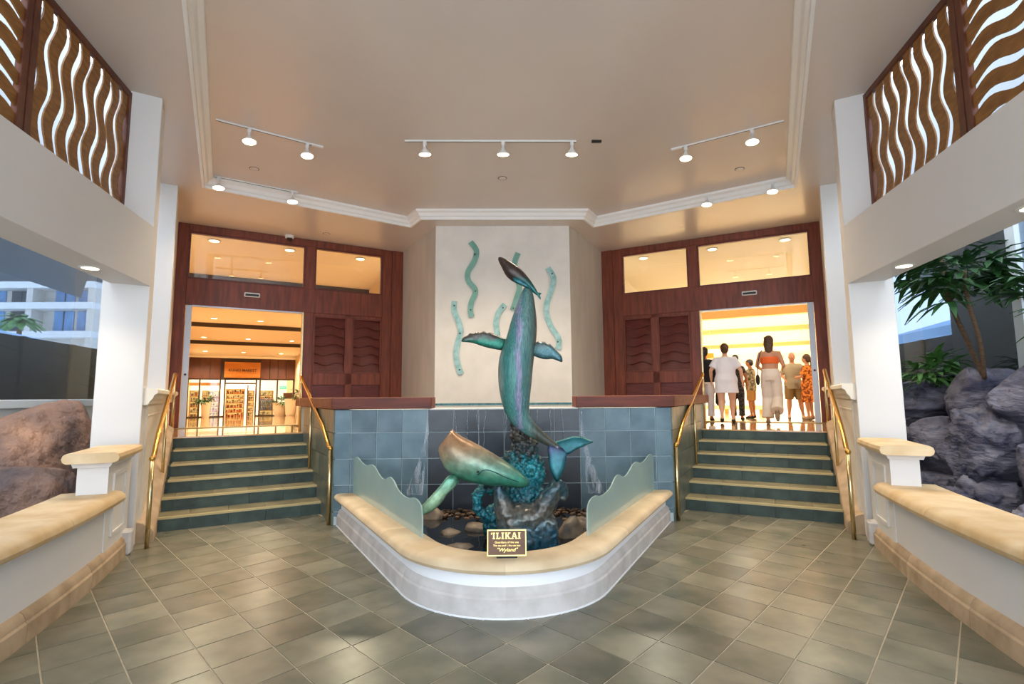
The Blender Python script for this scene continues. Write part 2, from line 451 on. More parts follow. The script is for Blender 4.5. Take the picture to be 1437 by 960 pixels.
# ---- wooden door walls with transoms, carved panels and an open sliding door
def door_wall(side):
    F = DW(side); n = 1 if side < 0 else 2
    root = empty('door_%d' % n, F(2.3, 0, ZL), 'mahogany door wall with transom windows and an open sliding doorway', None, None, 'structure')
    def part(name, s0, s1, z0, z1, t0=0., t1=.16, m='mahogany', bev=.006, parent=None):
        return build(MB().fbox(F, s0, s1, t0, t1, z0, z1), name, m, parent or root, bevel=bev)
    part('post', -.02, .19, ZL-.02, ZC-.002); part('post', 4.05, 4.27, ZL-.02, ZC-.002); part('post', 4.27, 4.56, ZL-.02, ZC-.002, -.03, .16)
    part('mullion_post', 2.36, 2.55, ZL-.02, ZC-.002)
    part('head_rail', .19, 4.05, 4.86, ZC-.002, -.012, .15)
    part('transom_rail', .19, 4.05, 3.39, 3.91, -.012, .15)
    for s0, s1 in ((.19, 2.36), (2.55, 4.05)):
        w = MB()
        for a0, a1, z0, z1 in ((s0, s1, 3.91, 3.945), (s0, s1, 4.825, 4.86), (s0, s0+.035, 3.945, 4.825), (s1-.035, s1, 3.945, 4.825)):
            w.fbox(F, a0, a1, .015, .10, z0, z1)
        fr = build(w, 'transom_frame', 'mahogany_dark', root)
        build(MB().fbox(F, s0+.03, s1-.03, .05, .062, 3.94, 4.83), 'pane', 'pane', fr)
    # carved leaf beside the doorway: stiles, rails and wave-carved panels
    part('stile', 2.55, 2.575, ZL, 3.39, .0, .12); part('stile', 3.25, 3.40, ZL, 3.39, .0, .12); part('stile', 4.03, 4.05, ZL, 3.39, .0, .12)
    part('leaf_rail', 2.575, 4.03, 3.32, 3.39, .0, .12); part('leaf_rail', 2.575, 4.03, 1.83, 2.09, .0, .12); part('leaf_rail', 2.575, 4.03, ZL, 1.12, .0, .12)
    for s0, s1 in ((2.575, 3.25), (3.40, 4.03)):
        build(MB().fbox(F, s0, s1, .05, .11, 1.12, 1.83), 'lower_panel', 'mahogany_dark', root)
        # wavy boards, each a little proud at its lower edge
        nb = 6; z0, z1 = 2.09, 3.32; st = (z1-z0)/nb
        ph = BRAND.uniform(0, 6)
        edges = []
        for k in range(nb+1):
            am = 0 if k in (0, nb) else .030
            edges.append([z0+k*st+am*math.sin(ph+k*.6+i/14*2*PI*1.25) for i in range(15)])
        for k in range(nb):
            v = []; f = []
            for i in range(15):
                s = s0+(s1-s0)*i/14
                v += [F(s, .028, edges[k][i]), F(s, .078, edges[k+1][i]), F(s, .11, edges[k+1][i]), F(s, .11, edges[k][i])]
            for i in range(14):
                a, b = i*4, i*4+4
                f += [(a, b, b+1, a+1), (a+1, b+1, b+2, a+2), (a+3, a, b, b+3)[::-1] if False else (a, a+3, b+3, b)]
            build(MB().add(v, f), 'carved_board', 'mahogany_dark', root)
        w = MB()
        for a0, a1, q0, q1 in ((s0, s0+.02, z0, z1), (s1-.02, s1, z0, z1), (s0, s1, z0, z0+.02), (s0, s1, z1-.02, z1)):
            w.fbox(F, a0, a1, -.006, .08, q0, q1)
        build(w, 'panel_moulding', 'mahogany', root)
    # sliding leaf edge stacked behind the outer post, and the far jamb
    lf = part('sliding_door_stile', .20, .305, ZL, 3.385, .03, .10, 'alu_white', .004)
    build(MB().tube([F(.255, .03, 2.02), F(.255, .012, 2.02)], .022, 10), 'lock', 'dark_metal', lf)
    part('jamb', 2.33, 2.36, ZL, 3.39, .02, .16, 'brass_pale', 0)
    part('jamb_head', .305, 2.33, 3.365, 3.39, .02, .16, 'alu_white', 0)
    build(MB().fbox(F, .0, 2.5, -.02, .12, ZL-.004, ZL+.012), 'threshold', 'nosing', root)
    sn = part('motion_sensor', 1.20, 1.49, 3.625, 3.715, -.06, -.01, 'white_plastic', .012)
    build(MB().fbox(F, 1.22, 1.47, -.064, -.058, 3.64, 3.685), 'sensor_lens', 'black_plastic', sn)
for side in (-1, 1): door_wall(side)

# ---- stairs
def stairs(side):
    F = ST(side); NT = 6
    root = empty('staircase', F(1, .9, 0), 'six step slate staircase %s' % ('climbing to the shop hall' if side < 0 else 'climbing to the bright hall with people'), None, None, 'structure')
    body = MB()
    for k in range(6):
        body.fbox(F, -.02, 2.0, k*RUN+.012, 6*RUN+.6 if k < 5 else 3.2, k*RISE-.02, (k+1)*RISE-.022)
    build(body, 'step_core', 'riser_slate', root)
    for k in range(6):
        w0 = 0.0 if k < 2 else .10
        cuts = [w0]; off = .2 if k % 2 else .38
        x = off
        while x < 1.9:
            if x > w0+.08: cuts.append(x)
            x += .42
        cuts.append(1.99)
        for a, b in zip(cuts, cuts[1:]):
            build(MB().fbox(F, a+.002, b-.002, k*RUN-.004, k*RUN+.016, k*RISE, (k+1)*RISE-.024), 'riser_tile', 'riser_slate', root)
            if k < 5:
                build(MB().fbox(F, a+.002, b-.002, k*RUN-.010, (k+1)*RUN-.004, (k+1)*RISE-.022, (k+1)*RISE), 'tread_tile', 'tread_slate', root)
        if k < 5: build(MB().fbox(F, w0, 1.99, k*RUN-.016, k*RUN+.03, (k+1)*RISE-.024, (k+1)*RISE+.0015), 'nosing_strip', 'nosing', root)
    # landing paving
    x = 0
    for i in range(5):
        for j in range(5):
            build(MB().fbox(F, i*.4-.0+.002, i*.4+.398, 5*RUN-.012+j*.5, 5*RUN-.012+j*.5+.497, ZL-.024, ZL-.001), 'landing_tile', 'hall_floor', root)
    build(MB().fbox(F, -.9, 3.4, 5*RUN+.4+.0, 5*RUN+2.75, ZL-.10, ZL-.0255), 'landing_bed', 'hall_floor', root)
for side in (-1, 1): stairs(side)

# ---- piers, columns, recessed side walls
for side in (-1, 1):
    F = NS(side); nm = SIDE[side]
    o = build(MB().fbox(F, 0, .36, 0, .42, 0, ZC), 'wall_pier_'+nm, 'wall_white', bevel=.006); tag(o, 'white square pier carrying the fretwork beam', None, None, 'structure')
    o = build(MB().fbox(F, 2.83, 3.05, 0, .30, 0, ZC), 'wall_column_'+nm, 'wall_white', bevel=.006); tag(o, 'white column at the top of the stairs', None, None, 'structure')
    o = build(MB().fbox(F, .36, 2.84, .26, .40, -.02, 1.5), 'wall_stair_'+nm, 'wall_cream'); tag(o, 'recessed cream wall beside the stairs', None, None, 'structure')
    o = build(MB().fbox(F, 3.05, 4.95, .10, .40, 0, ZC), 'wall_landing_'+nm, 'wall_cream'); tag(o, 'cream wall between column and door frame', None, None, 'structure')
    sw = empty('wall_stringer_'+nm, F(1.8, .15, 0), 'cream panelled stair side wall with moulded top', None, None, 'structure')
    build(MB().fbox(F, .36, 3.6, -.02, .27, 0, 1.50), 'side_panel', 'wall_cream', sw)
    mb = MB()
    prof = [(-.02, 1.49), (-.05, 1.50), (-.06, 1.53), (-.085, 1.56), (-.10, 1.60), (-.13, 1.62), (-.13, 1.66), (-.11, 1.675), (.26, 1.675), (.26, 1.49)]
    mb.loft([[F(t, o, z) for o, z in prof] for t in (.05, 3.62)])
    build(mb, 'moulded_cap', 'wall_cream', sw)
    build(MB().fbox(F, .36, 3.6, -.03, .0, 1.36, 1.375), 'bead', 'wall_cream', sw)
    # stone skirting that sweeps up with the stairs
    pts = cspline([(.16, .16), (.45, .17), (.75, .30), (1.2, .56), (2.0, .92), (2.55, 1.15)], 6)
    mb = MB()
    rings = []
    for t, z in pts:
        rings.append([F(t, -.16, z-.26 if z > .35 else max(0, z-.26)), F(t, -.16, z-.05), F(t, -.14, z-.02), F(t, -.10, z), F(t, -.07, z+.04), F(t, -.02, z+.06), F(t, .02, z+.06), F(t, .02, max(0, z-.26))])
    build(mb.loft(rings), 'sweeping_skirting', 'basestone', sw, smooth='auto')

# ---- low garden walls, copings, newels, baseboards
def curve_pts(y0, y1, n):
    return [y0+(y1-y0)*i/n for i in range(n+1)]
def lw_point(side, y, off, z):
    x = wall_x(y); sl = .085*max(y, 0); k = math.hypot(1, sl)
    return (side*(x+off/k), y-off*sl/k, z)
def sweep_y(side, ys, prof):
    return MB().loft([[lw_point(side, y, o, z) for o, z in prof] for y in ys])
for side in (-1, 1):
    nm = SIDE[side]
    w = build(sweep_y(side, curve_pts(-2.6, 4.98, 24), [(.05, 0), (.05, .60), (.40, .60), (.40, 0)]), 'wall_'+nm, 'wall_white', smooth='auto')
    tag(w, 'low curved white wall below the side opening', None, None, 'structure')
    cp = [(-.03, .60), (-.055, .615), (-.065, .645), (-.055, .675), (-.03, .70), (.02, .712), (.42, .712), (.44, .69), (.44, .60)]
    js = [-2.6, -1.2, .2, 1.5, 2.75, 3.9, 5.0]
    for a, b in zip(js, js[1:]):
        build(sweep_y(side, curve_pts(a+.002, b-.002, 7), cp), 'coping_stone', 'limestone', w, smooth='auto')
    bp = [(0, 0), (0, .12), (.012, .135), (.012, .15), (.03, .185), (.05, .20), (.12, .20), (.12, 0)]
    bb = empty('baseboard_'+nm, lw_point(side, 3, 0, 0), 'tan stone skirting along the low curved wall', None, None, 'structure')
    js = [-2.6, -1.2, .2, 1.5, 2.7, 3.55, 4.5, 5.45]
    for a, b in zip(js, js[1:]):
        build(sweep_y(side, curve_pts(a+.002, b-.002, 7), bp), 'skirting_stone', 'basestone', bb, smooth='auto')
    # newel at the end of the wall
    nw = empty('wall_newel_'+nm, lw_point(side, 5.1, .2, 0), 'white panelled newel with stone cap at the end of the low wall', None, None, 'structure')
    build(sweep_y(side, curve_pts(4.84, 5.62, 5), [(.04, 0), (.04, 1.0), (.27, 1.0), (.27, 0)]), 'newel_body', 'wall_white', nw)
    build(sweep_y(side, curve_pts(4.80, 5.60, 5), [(.02, .955), (.0, 1.0), (.31, 1.0), (.29, .955)]), 'newel_neck', 'wall_white', nw)
    cpn = [(-.03, 1.0), (-.06, 1.015), (-.07, 1.045), (-.06, 1.075), (-.03, 1.09), (.31, 1.09), (.335, 1.075), (.345, 1.045), (.335, 1.015), (.31, 1.0)]
    build(sweep_y(side, curve_pts(4.70, 5.52, 5), cpn), 'newel_cap', 'limestone', nw, smooth='auto', bevel=0)
    for a0, a1, z0, z1 in ((4.98, 5.40, .84, .87), (4.98, 5.40, .30, .33), (4.98, 5.01, .33, .84), (5.37, 5.40, .33, .84)):
        build(sweep_y(side, [a0, (a0+a1)/2, a1], [(.025, z0), (.025, z1), (.045, z1), (.045, z0)]), 'panel_bead', 'wall_white', nw)
    build(sweep_y(side, [5.42, 5.56], [(-.035, 0), (-.035, .24), (.08, .24), (.08, 0)]), 'plinth_block', 'palestone', nw, bevel=.02)

# ---- beam over the side openings
for side in (-1, 1):
    F = SF(side); nm = SIDE[side]
    b = build(MB().fbox(F, -.02, 9.2, 0, .34, 2.8, 3.48), 'wall_beam_'+nm, 'wall_white', bevel=.004)
    tag(b, 'deep plaster beam spanning the side opening', None, None, 'structure')

# ================================================================== FRETWORK SCREENS
def screens(side):
    F = SF(side); nm = 'shop hall stairs' if side < 0 else 'bright hall stairs'
    rnd = random.Random(3)
    z0, z1 = 3.40, 4.985; b0, b1 = .29, .304
    for p, (a0, a1) in enumerate(((.06, 1.70), (1.72, 3.40), (3.42, 5.2))):
        vert = p % 2 == 0
        lab = ('brown fretwork screen of upright wavy slats' if vert else 'brown fretwork screen of level wavy slats')
        near = ' beside the white pier by the %s' % nm if p == 0 else ' above the beam facing the %s' % nm if p == 1 else ' nearest the entrance facing the %s' % nm
        r = empty('fretwork_screen', F((a0+a1)/2, .3, z0), lab+near, 'screen', 'fretwork screens above the side beams')
        fw = .07
        for q in ((a0, a0+fw, z0, z1), (a1-fw, a1, z0, z1), (a0+fw, a1-fw, z1-fw, z1), (a0+fw, a1-fw, z0, z0+fw)):
            build(MB().fbox(F, q[0], q[1], b0-.02, b1+.02, q[2], q[3]), 'frame_member', 'fret_frame', r, bevel=.005)
        lo, hi = (a0+fw-.01, a1-fw+.01) if vert else (z0+fw-.01, z1-fw+.01)
        l0, l1 = (z0+fw-.01, z1-fw+.01) if vert else (a0+fw-.01, a1-fw+.01)
        n = 8 if vert else 8
        pit = (hi-lo)/n; M = 26
        for k in range(n):
            ph = rnd.uniform(-.5, .5)
            e0, e1 = [], []
            for i in range(M+1):
                l = l0+(l1-l0)*i/M; w = 2*PI*l/.62
                c = lo+(k+.5)*pit
                e0.append((min(max(c-pit*.335+.045*math.sin(w+ph), lo), hi), l))
                e1.append((min(max(c+pit*.335+.045*math.sin(w+ph+rnd.choice((.0,))+.55*math.sin(k*1.7)), lo), hi), l))
            v = []; f = []
            for (p0, l), (p1, _) in zip(e0, e1):
                for q, b in ((p0, b0), (p1, b0), (p1, b1), (p0, b1)):
                    v.append(F(q, b, l) if vert else F(l, b, q))
            for i in range(M):
                s = i*4; t = s+4
                f += [(s, s+1, t+1, t), (s+1, s+2, t+2, t+1), (s+2, s+3, t+3, t+2), (s+3, s, t, t+3)]
            f += [(0, 3, 2, 1), (M*4, M*4+1, M*4+2, M*4+3)]
            build(MB().add(v, f), 'wavy_slat', 'fret_wood', r)
for side in (-1, 1): screens(side)

# ================================================================== FOUNTAIN
APEX, RT = 2.789, .933; CYT = 3.795+RT; YT = 6.544
def vpath(off):
    """outline of the basin, inward offset off; from left wall to right wall"""
    r = RT-off; pts = []
    def side_pt(s, y):
        # line through tangent point along n
        tx, ty = s*r*CPH, CYT-r*SPH
        return (tx+s*(y-ty)*SPH/CPH, y)
    for i in range(10):
        y = YT-.02+(CYT-r*SPH-YT+.02)*i/10
        pts.append(side_pt(-1, y))
    n = 22; a0 = PI+PHI; a1 = 2*PI-PHI
    for i in range(n+1):
        a = a0+(a1-a0)*i/n
        pts.append((r*math.cos(a), CYT+r*math.sin(a)))
    for i in range(1, 11):
        ty = CYT-r*SPH
        pts.append(side_pt(1, ty+(YT-.02-ty)*i/10))
    return pts
NV = len(vpath(0))
def vsweep(prof, i0, i1):
    paths = [vpath(o) for o, z in prof]
    return MB().loft([[(*paths[k][i], prof[k][1]) for k in range(len(prof))] for i in range(i0, i1+1)])
fb = empty('fountain_basin', (0, 5, 0), 'rounded V shaped stone fountain basin around the whale sculpture', 'fountain basin')
pl_prof = [(0, 0), (0, .13), (.012, .145), (.012, .165), (.03, .195), (.05, .205), (.2, .205), (.2, 0)]
for i0, i1 in ((0, 5), (5, 10), (10, 21), (21, 32), (32, 37), (37, NV-1)):
    build(vsweep(pl_prof, i0, i1), 'plinth_stone', 'palestone', fb, smooth='auto')
build(vsweep([(.045, .20), (.045, .285), (.03, .29), (.02, .305), (.21, .305), (.21, .0)], 0, NV-1), 'white_band', 'band_white', fb, smooth='auto')
cap_prof = [(.0, .30), (-.025, .31), (-.038, .335), (-.03, .36), (-.005, .38), (.04, .388), (.24, .388), (.268, .38), (.28, .36), (.28, .20), (.2, .20), (.2, .30)]
for i0, i1 in ((0, 4), (4, 8), (8, 13), (13, 21), (21, 29), (29, 34), (34, 38), (38, NV-1)):
    build(vsweep(cap_prof, i0, i1), 'coping_stone', 'capstone', fb, smooth='auto')
inner = vpath(.2)
build(MB().prism(inner, lambda p, q, d: (p, q, d), .0, .05), 'basin_floor', 'pond_bed', fb)
build(vsweep([(-.007, -.004), (-.007, .010), (.004, .010), (.004, -.004)], 0, NV-1), 'sealant_line', 'band_white', fb)
wt = MB().prism(vpath(.27), lambda p, q, d: (p, q, d), .06, .16)
tag(build(wt, 'pool_water', 'water'), 'dark still water in the fountain basin', 'water')

# ---- tiled fountain wall with wooden caps
tw = empty('fountain_wall', (0, YT+.5, 0), 'blue slate tiled fountain wall with wet dark middle and wooden caps', 'fountain wall')
S = .318; zr = [.10, .161, .479, .797, 1.115, 1.405]
build(MB().prism([(-2.10, YT+.012), (2.10, YT+.012), (2.10+2.9*SPH/CPH, YT+2.9), (-2.10-2.9*SPH/CPH, YT+2.9)], lambda p, q, d: (p, q, d), 0, 1.395), 'wall_core', 'tile_grout', tw)
xs = [-2.115]+[k*S for k in range(-6, 7)]+[2.115]
for i, (x0, x1) in enumerate(zip(xs, xs[1:])):
    for z0, z1 in zip(zr, zr[1:]):
        wet = abs((x0+x1)/2) < .95
        build(MB().box(x0+.0045, x1-.0045, YT+BRAND.uniform(-.002, .001), YT+.02, z0+.0045, z1-.0045), 'wall_tile', 'tile_wet' if wet else 'tile_dry', tw, bevel=.0015)
for side in (-1, 1):
    G = lambda t, o, z: (side*(2.12+t*SPH+o*CPH), YT+t*CPH-o*SPH, z)
    for k in range(8):
        for z0, z1 in zip([.0]+zr[1:], zr[1:]):
            build(MB().fbox(G, k*S+.003, k*S+S-.003, -.03, .003, z0+.003, z1-.003), 'side_tile', 'tile_side', tw)
    # wooden cap: front board, along the stairs, and inner end
    q = [(.905, YT-.045), (2.145, YT-.045), (2.145+2.95*SPH/CPH+.0, YT-.045+2.95), (1.75+2.95*SPH/CPH, YT+2.905), (1.98, YT+.33), (.905, YT+.33)]
    wc = build(MB().prism([(side*x, y) for x, y in q], lambda p, q, d: (p, q, d), 1.41, 1.555), 'wooden_cap', 'cap_wood', tw, bevel=.008)
build(MB().box(-.93, .93, YT-.012, YT+.35, 1.393, 1.412), 'overflow_lip', 'lip', tw, bevel=.003)
build(MB().box(-1.34, 1.34, GY-.012, GY+.01, 1.30, 1.425), 'mosaic_band', 'mosaic', tw)
build(MB().prism([(-.95, YT+.36), (.95, YT+.36), (2.1, YT+2.2), (1.3, GY-.02), (-1.3, GY-.02), (-2.1, YT+2.2)], lambda p, q, d: (p, q, d), 1.38, 1.402), 'upper_water', 'water', tw)
build(MB().prism([(-1.9, YT+2.7), (1.9, YT+2.7), (1.34, GY), (-1.34, GY)], lambda p, q, d: (p, q, d), .4, 1.385), 'upper_pool_bed', 'tile_grout', tw)
# trickles of water over the wet tiles
rw = random.Random(5)
for x in (-.62, -.45, -.33, -.22, .02, .14, .42, .58, .72):
    pts = [(x, YT-.02, 1.40)]
    z = 1.40; xx = x
    while z > .7+rw.random()*.5:
        z -= .09; xx += rw.uniform(-.018, .014); pts.append((xx, YT-.02-(1.4-z)*.02, z))
    rr = [rw.uniform(.003, .008) for _ in pts]
    build(MB().tube(pts, rr, 6), 'water_trickle', 'water_fall', tw, smooth=True)
for s, x0 in ((-1, -.96), (1, .98)):
    # pale mineral run where the spray dries on the tiles
    pts = [(x0, YT-.004, 1.36), (x0-.0*s, YT-.004, 1.1), (x0+.05*s, YT-.004, .85), (x0+.10*s, YT-.004, .6), (x0+.16*s, YT-.004, .35)]
    v = []; f = []
    ws = (.012, .02, .035, .07, .11)
    P2 = cspline([(p[0], p[2], w) for p, w in zip(pts, ws)], 5)
    for x, z, w in P2: v += [(x-w, YT-.005, z), (x+w, YT-.005, z), (x+w, YT-.002, z), (x-w, YT-.002, z)]
    for i in range(len(P2)-1):
        a = i*4; b = a+4
        f += [(a, a+1, b+1, b), (a+1, a+2, b+2, b+1), (a+2, a+3, b+3, b+2), (a+3, a, b, b+3)]
    build(MB().add(v, f), 'mineral_streak', 'foam', tw)

# ---- frosted glass fins
def fin(side):
    A = Vector((side*.69, 4.46)); B = Vector((side*1.858, 6.532)); d = (B-A); Ln = d.length; d.normalize(); nn = Vector((-d.y, d.x))
    top = [(0, .53), (.02, .625), (.10, .672), (.22, .68), (.36, .655), (.52, .66), (.66, .69), (.80, .755), (.92, .768), (1.06, .73), (1.18, .725), (1.30, .755), (1.44, .805), (1.60, .818), (1.74, .79), (1.86, .785), (2.0, .80), (2.18, .835), (2.30, .83), (Ln, .79)]
    top = cspline(top, 4)
    out = [(0, .386)]+top+[(Ln, .386)]
    def F(p, q, t): v = A+d*p+nn*t; return (v.x, v.y, q)
    return build(MB().prism(out, F, -.007, .007), 'glass_fin', 'fin_glass', bevel=.002)
for side in (-1, 1):
    tag(fin(side), 'frosted wave edged glass fin on the basin rim by the %s' % ('lower whale' if side < 0 else 'bright hall stairs'), 'glass fin', 'frosted glass fins on the basin rim')

# ---- whale sculpture
patina('pat_big', [(0, '8A9E96'), (.12, '3A7A72'), (.32, '478A83'), (.42, '587C88'), (.48, '9486A8'), (.54, '7A8E9E'), (.60, '487C7A'), (.75, '5E827C'), (1, '46483C')], 'X', -.29, .07, 5, .2, (9, 9, .6), .42, .1, .45)
patina('pat_calf', [(0, '1C7470'), (.3, '2B5450'), (.45, '40342F'), (1, '4C3B32')], 'Z', 0, .43, 9, .2, (1, 1, 1), .35, .4)
patina('pat_low', [(0, '1C6A54'), (.22, '4A947A'), (.42, '7C9E88'), (.6, 'A09276'), (.8, 'AA8460'), (1, '96704E')], 'Z', 0, .52, 4, .12, (1, 1, 1), .3, .25)
patina('pat_flip', [(0, '7FA884'), (.5, '8FB08C'), (1, '5F9A80')], 'Z', 0, .35, 8, .2)
patina('pat_fluke', [(0, '155A62'), (.5, '1E6C74'), (.8, '2E6274'), (1, '4C587A')], 'Z', 0, .3, 6, .3)
patina('pat_fin', [(0, '3A6C66'), (.4, '1F7F6A'), (.7, '4C4A44'), (1, '5A5650')], 'Z', 0, .18, 10, .3)
patina('pat_fin2', [(0, '3C6670'), (.6, '4F787C'), (1, '6A7472')], 'Z', 0, .2, 14, .3)
patina('pat_base', [(0, '1A4A62'), (.3, '35687E'), (.5, '66726F'), (.7, '6E685E'), (1, '34525A')], 'Z', 0, .62, 9, .35, (1, 1, 1), .28, .3, .55)
patina('pat_coral', [(0, '123A44'), (.4, '1C7480'), (.6, '24949C'), (.8, '2A3A3C'), (1, '4A463E')], 'Z', 0, .8, 12, .4, (1, 1, 1), .45, .2, .7)
ws = empty('whale_sculpture', (.2, 5.1, .1), 'painted bronze sculpture of whales leaping from a wave', 'sculpture')
def spine_loft(sp, yc, n=20, yk=.9):
    # sp: (x,z,half width) in a vertical plane at y=yc
    rings = []
    for i, (x, z, w) in enumerate(sp):
        a = sp[max(i-1, 0)]; b = sp[min(i+1, len(sp)-1)]
        t = Vector((b[0]-a[0], b[1]-a[1])).normalized(); nn = Vector((-t.y, t.x))
        rings.append([(x+nn.x*w*math.cos(2*PI*k/n), yc+w*yk*math.sin(2*PI*k/n), z+nn.y*w*math.cos(2*PI*k/n)) for k in range(n)])
    return MB().loft(rings)
def pad(outline, yc, th, ydir=(0, 0)):
    # rounded flat blade from an outline in the xz plane; ydir tilts y with x,z
    cx = sum(p[0] for p in outline)/len(outline); cz = sum(p[1] for p in outline)/len(outline)
    yy = lambda x, z: yc+ydir[0]*(x-cx)+ydir[1]*(z-cz)
    rings = []
    for sc, d in ((.45, -1), (.8, -.75), (1, 0), (.8, .75), (.45, 1)):
        rings.append([(cx+(x-cx)*sc, yy(cx+(x-cx)*sc, cz+(z-cz)*sc)+d*th, cz+(z-cz)*sc) for x, z in outline])
    return MB().loft(rings)
YW = 5.05
sp = cspline([(.229, 2.648, .008), (.232, 2.625, .034), (.234, 2.58, .056), (.228, 2.50, .080), (.203, 2.30, .126), (.170, 2.10, .149), (.121, 1.90, .169), (.107, 1.705, .163), (.114, 1.51, .137), (.145, 1.37, .105), (.222, 1.268, .079), (.320, 1.19, .058), (.405, 1.13, .044), (.487, 1.075, .034), (.555, 1.035, .03)], 5)
bw = build(spine_loft(sp, YW), 'breaching_whale', 'pat_big', ws, smooth=True)
tag(bw, 'tall teal whale leaping nose up with purple streaks')
bumpy = lambda pts: pts
build(pad(cspline([(.03, 2.115), (-.05, 2.15), (-.10, 2.168), (-.135, 2.187), (-.16, 2.18), (-.20, 2.197), (-.235, 2.183), (-.265, 2.19), (-.30, 2.172), (-.33, 2.176), (-.36, 2.15), (-.398, 2.131), (-.413, 2.092), (-.36, 2.085), (-.299, 2.077), (-.201, 2.044), (-.10, 2.02), (.0, 2.01), (.04, 2.06)], 3), YW-.02, .022, (.12, 0)), 'flipper', 'pat_fin', bw, smooth=True)
build(pad(cspline([(.26, 2.06), (.30, 2.07), (.335, 2.09), (.36, 2.08), (.39, 2.09), (.42, 2.065), (.45, 2.06), (.48, 2.03), (.515, 1.99), (.557, 1.937), (.562, 1.882), (.52, 1.895), (.468, 1.914), (.42, 1.912), (.37, 1.918), (.30, 1.945), (.25, 1.98)], 3), YW-.06, .022, (-.25, 0)), 'flipper', 'pat_fin2', bw, smooth=True)
build(pad(cspline([(.44, 1.10), (.51, 1.125), (.567, 1.14), (.625, 1.158), (.682, 1.17), (.769, 1.160), (.85, 1.116), (.80, 1.095), (.752, 1.07), (.69, 1.045), (.622, 1.005), (.56, 1.0), (.50, 1.04)], 4), YW-.02, .018, (-.2, .3)), 'fluke', 'pat_fluke', bw, smooth=True)
build(pad(cspline([(.425, 1.10), (.50, 1.085), (.60, 1.03), (.593, .97), (.577, .90), (.55, .83), (.505, .755), (.483, .757), (.45, .81), (.428, .88), (.42, .97), (.414, 1.05)], 4), YW-.05, .02, (0, .15)), 'fluke', 'pat_fluke', bw, smooth=True)
cs = cspline([(-.047, 2.942, .006), (-.03, 2.925, .026), (.02, 2.872, .05), (.085, 2.80, .075), (.15, 2.745, .072), (.22, 2.69, .052), (.28, 2.632, .032), (.33, 2.575, .016), (.345, 2.56, .012)], 4)
cw = build(spine_loft(cs, YW, 16), 'whale_calf', 'pat_calf', ws, smooth=True); tag(cw, 'small dark whale calf balanced on the nose of the tall whale')
build(pad([(.325, 2.585), (.36, 2.585), (.382, 2.578), (.362, 2.555), (.372, 2.53), (.368, 2.508), (.345, 2.535)], YW, .008, (.3, 0)), 'fluke', 'pat_calf', cw, smooth=True)
build(pad(cspline([(.09, 2.72), (.14, 2.715), (.20, 2.68), (.26, 2.63), (.285, 2.60), (.22, 2.625), (.15, 2.66), (.10, 2.685)], 3), YW-.06, .012), 'flipper', 'pat_fluke', cw, smooth=True)
# lower whale, head down to the right, body cut behind the flippers
YL = 4.92
def pair_loft(pairs, yc, n=22):
    rings = []
    for (tx, tz), (bx, bz), wy in pairs:
        cx, cz = (tx+bx)/2, (tz+bz)/2; hx, hz = (tx-bx)/2, (tz-bz)/2
        rings.append([(cx+hx*math.cos(2*PI*k/n), yc+wy*math.sin(2*PI*k/n), cz+hz*math.cos(2*PI*k/n)) for k in range(n)])
    return MB().loft(rings)
k_ = 4.92/4.8
def w2(x, z): return (x*k_, 1.56-(1.56-z)*k_)
pr = [((.224, .784), (.222, .776), .012), ((.20, .815), (.212, .748), .045), ((.16, .852), (.185, .732), .075), ((.115, .893), (.14, .728), .10), ((.05, .942), (.06, .737), .125), ((-.02, .988), (-.021, .747), .145), ((-.12, 1.05), (-.13, .752), .165), ((-.223, 1.11), (-.224, .764), .18), ((-.31, 1.155), (-.31, .783), .19), ((-.387, 1.192), (-.40, .808), .19), ((-.435, 1.225), (-.485, .855), .175), ((-.462, 1.248), (-.545, .915), .15), ((-.475, 1.262), (-.59, 1.0), .11), ((-.482, 1.258), (-.606, 1.07), .06), ((-.50, 1.235), (-.60, 1.10), .02)]
lw_ = build(pair_loft([(w2(*a), w2(*b), w) for a, b, w in pr], YL), 'lower_whale', 'pat_low', ws, smooth=True)
tag(lw_, 'green and tan whale nosing down toward the wave')
fo = [w2(*p) for p in [(-.43, .86), (-.50, .86), (-.56, .79), (-.627, .716), (-.70, .64), (-.765, .568), (-.76, .515), (-.746, .50), (-.70, .53), (-.65, .55), (-.586, .597), (-.54, .65), (-.506, .701), (-.45, .75), (-.40, .80)]]
build(pad(cspline(fo, 3), YL-.12, .02, (.12, 0)), 'flipper', 'pat_flip', lw_, smooth=True)
mo = [(.220, .790, .0), (.17, .788, .07), (.114, .80, .10), (.04, .83, .126), (-.021, .856, .14), (-.08, .888, .152), (-.129, .909, .16), (-.17, .914, .168), (-.20, .907, .174), (-.237, .872, .176)]
build(MB().tube([(*w2(x, z)[:1], YL-wy-.001, w2(x, z)[1]) for x, z, wy in mo], .005, 6), 'mouth_line', 'pat_coral', lw_, smooth=True)
build(MB().ell((w2(-.235, 0)[0], YL-.178, w2(0, .90)[1]), (.012, .006, .010)), 'eye', 'black_plastic', lw_, smooth=True)
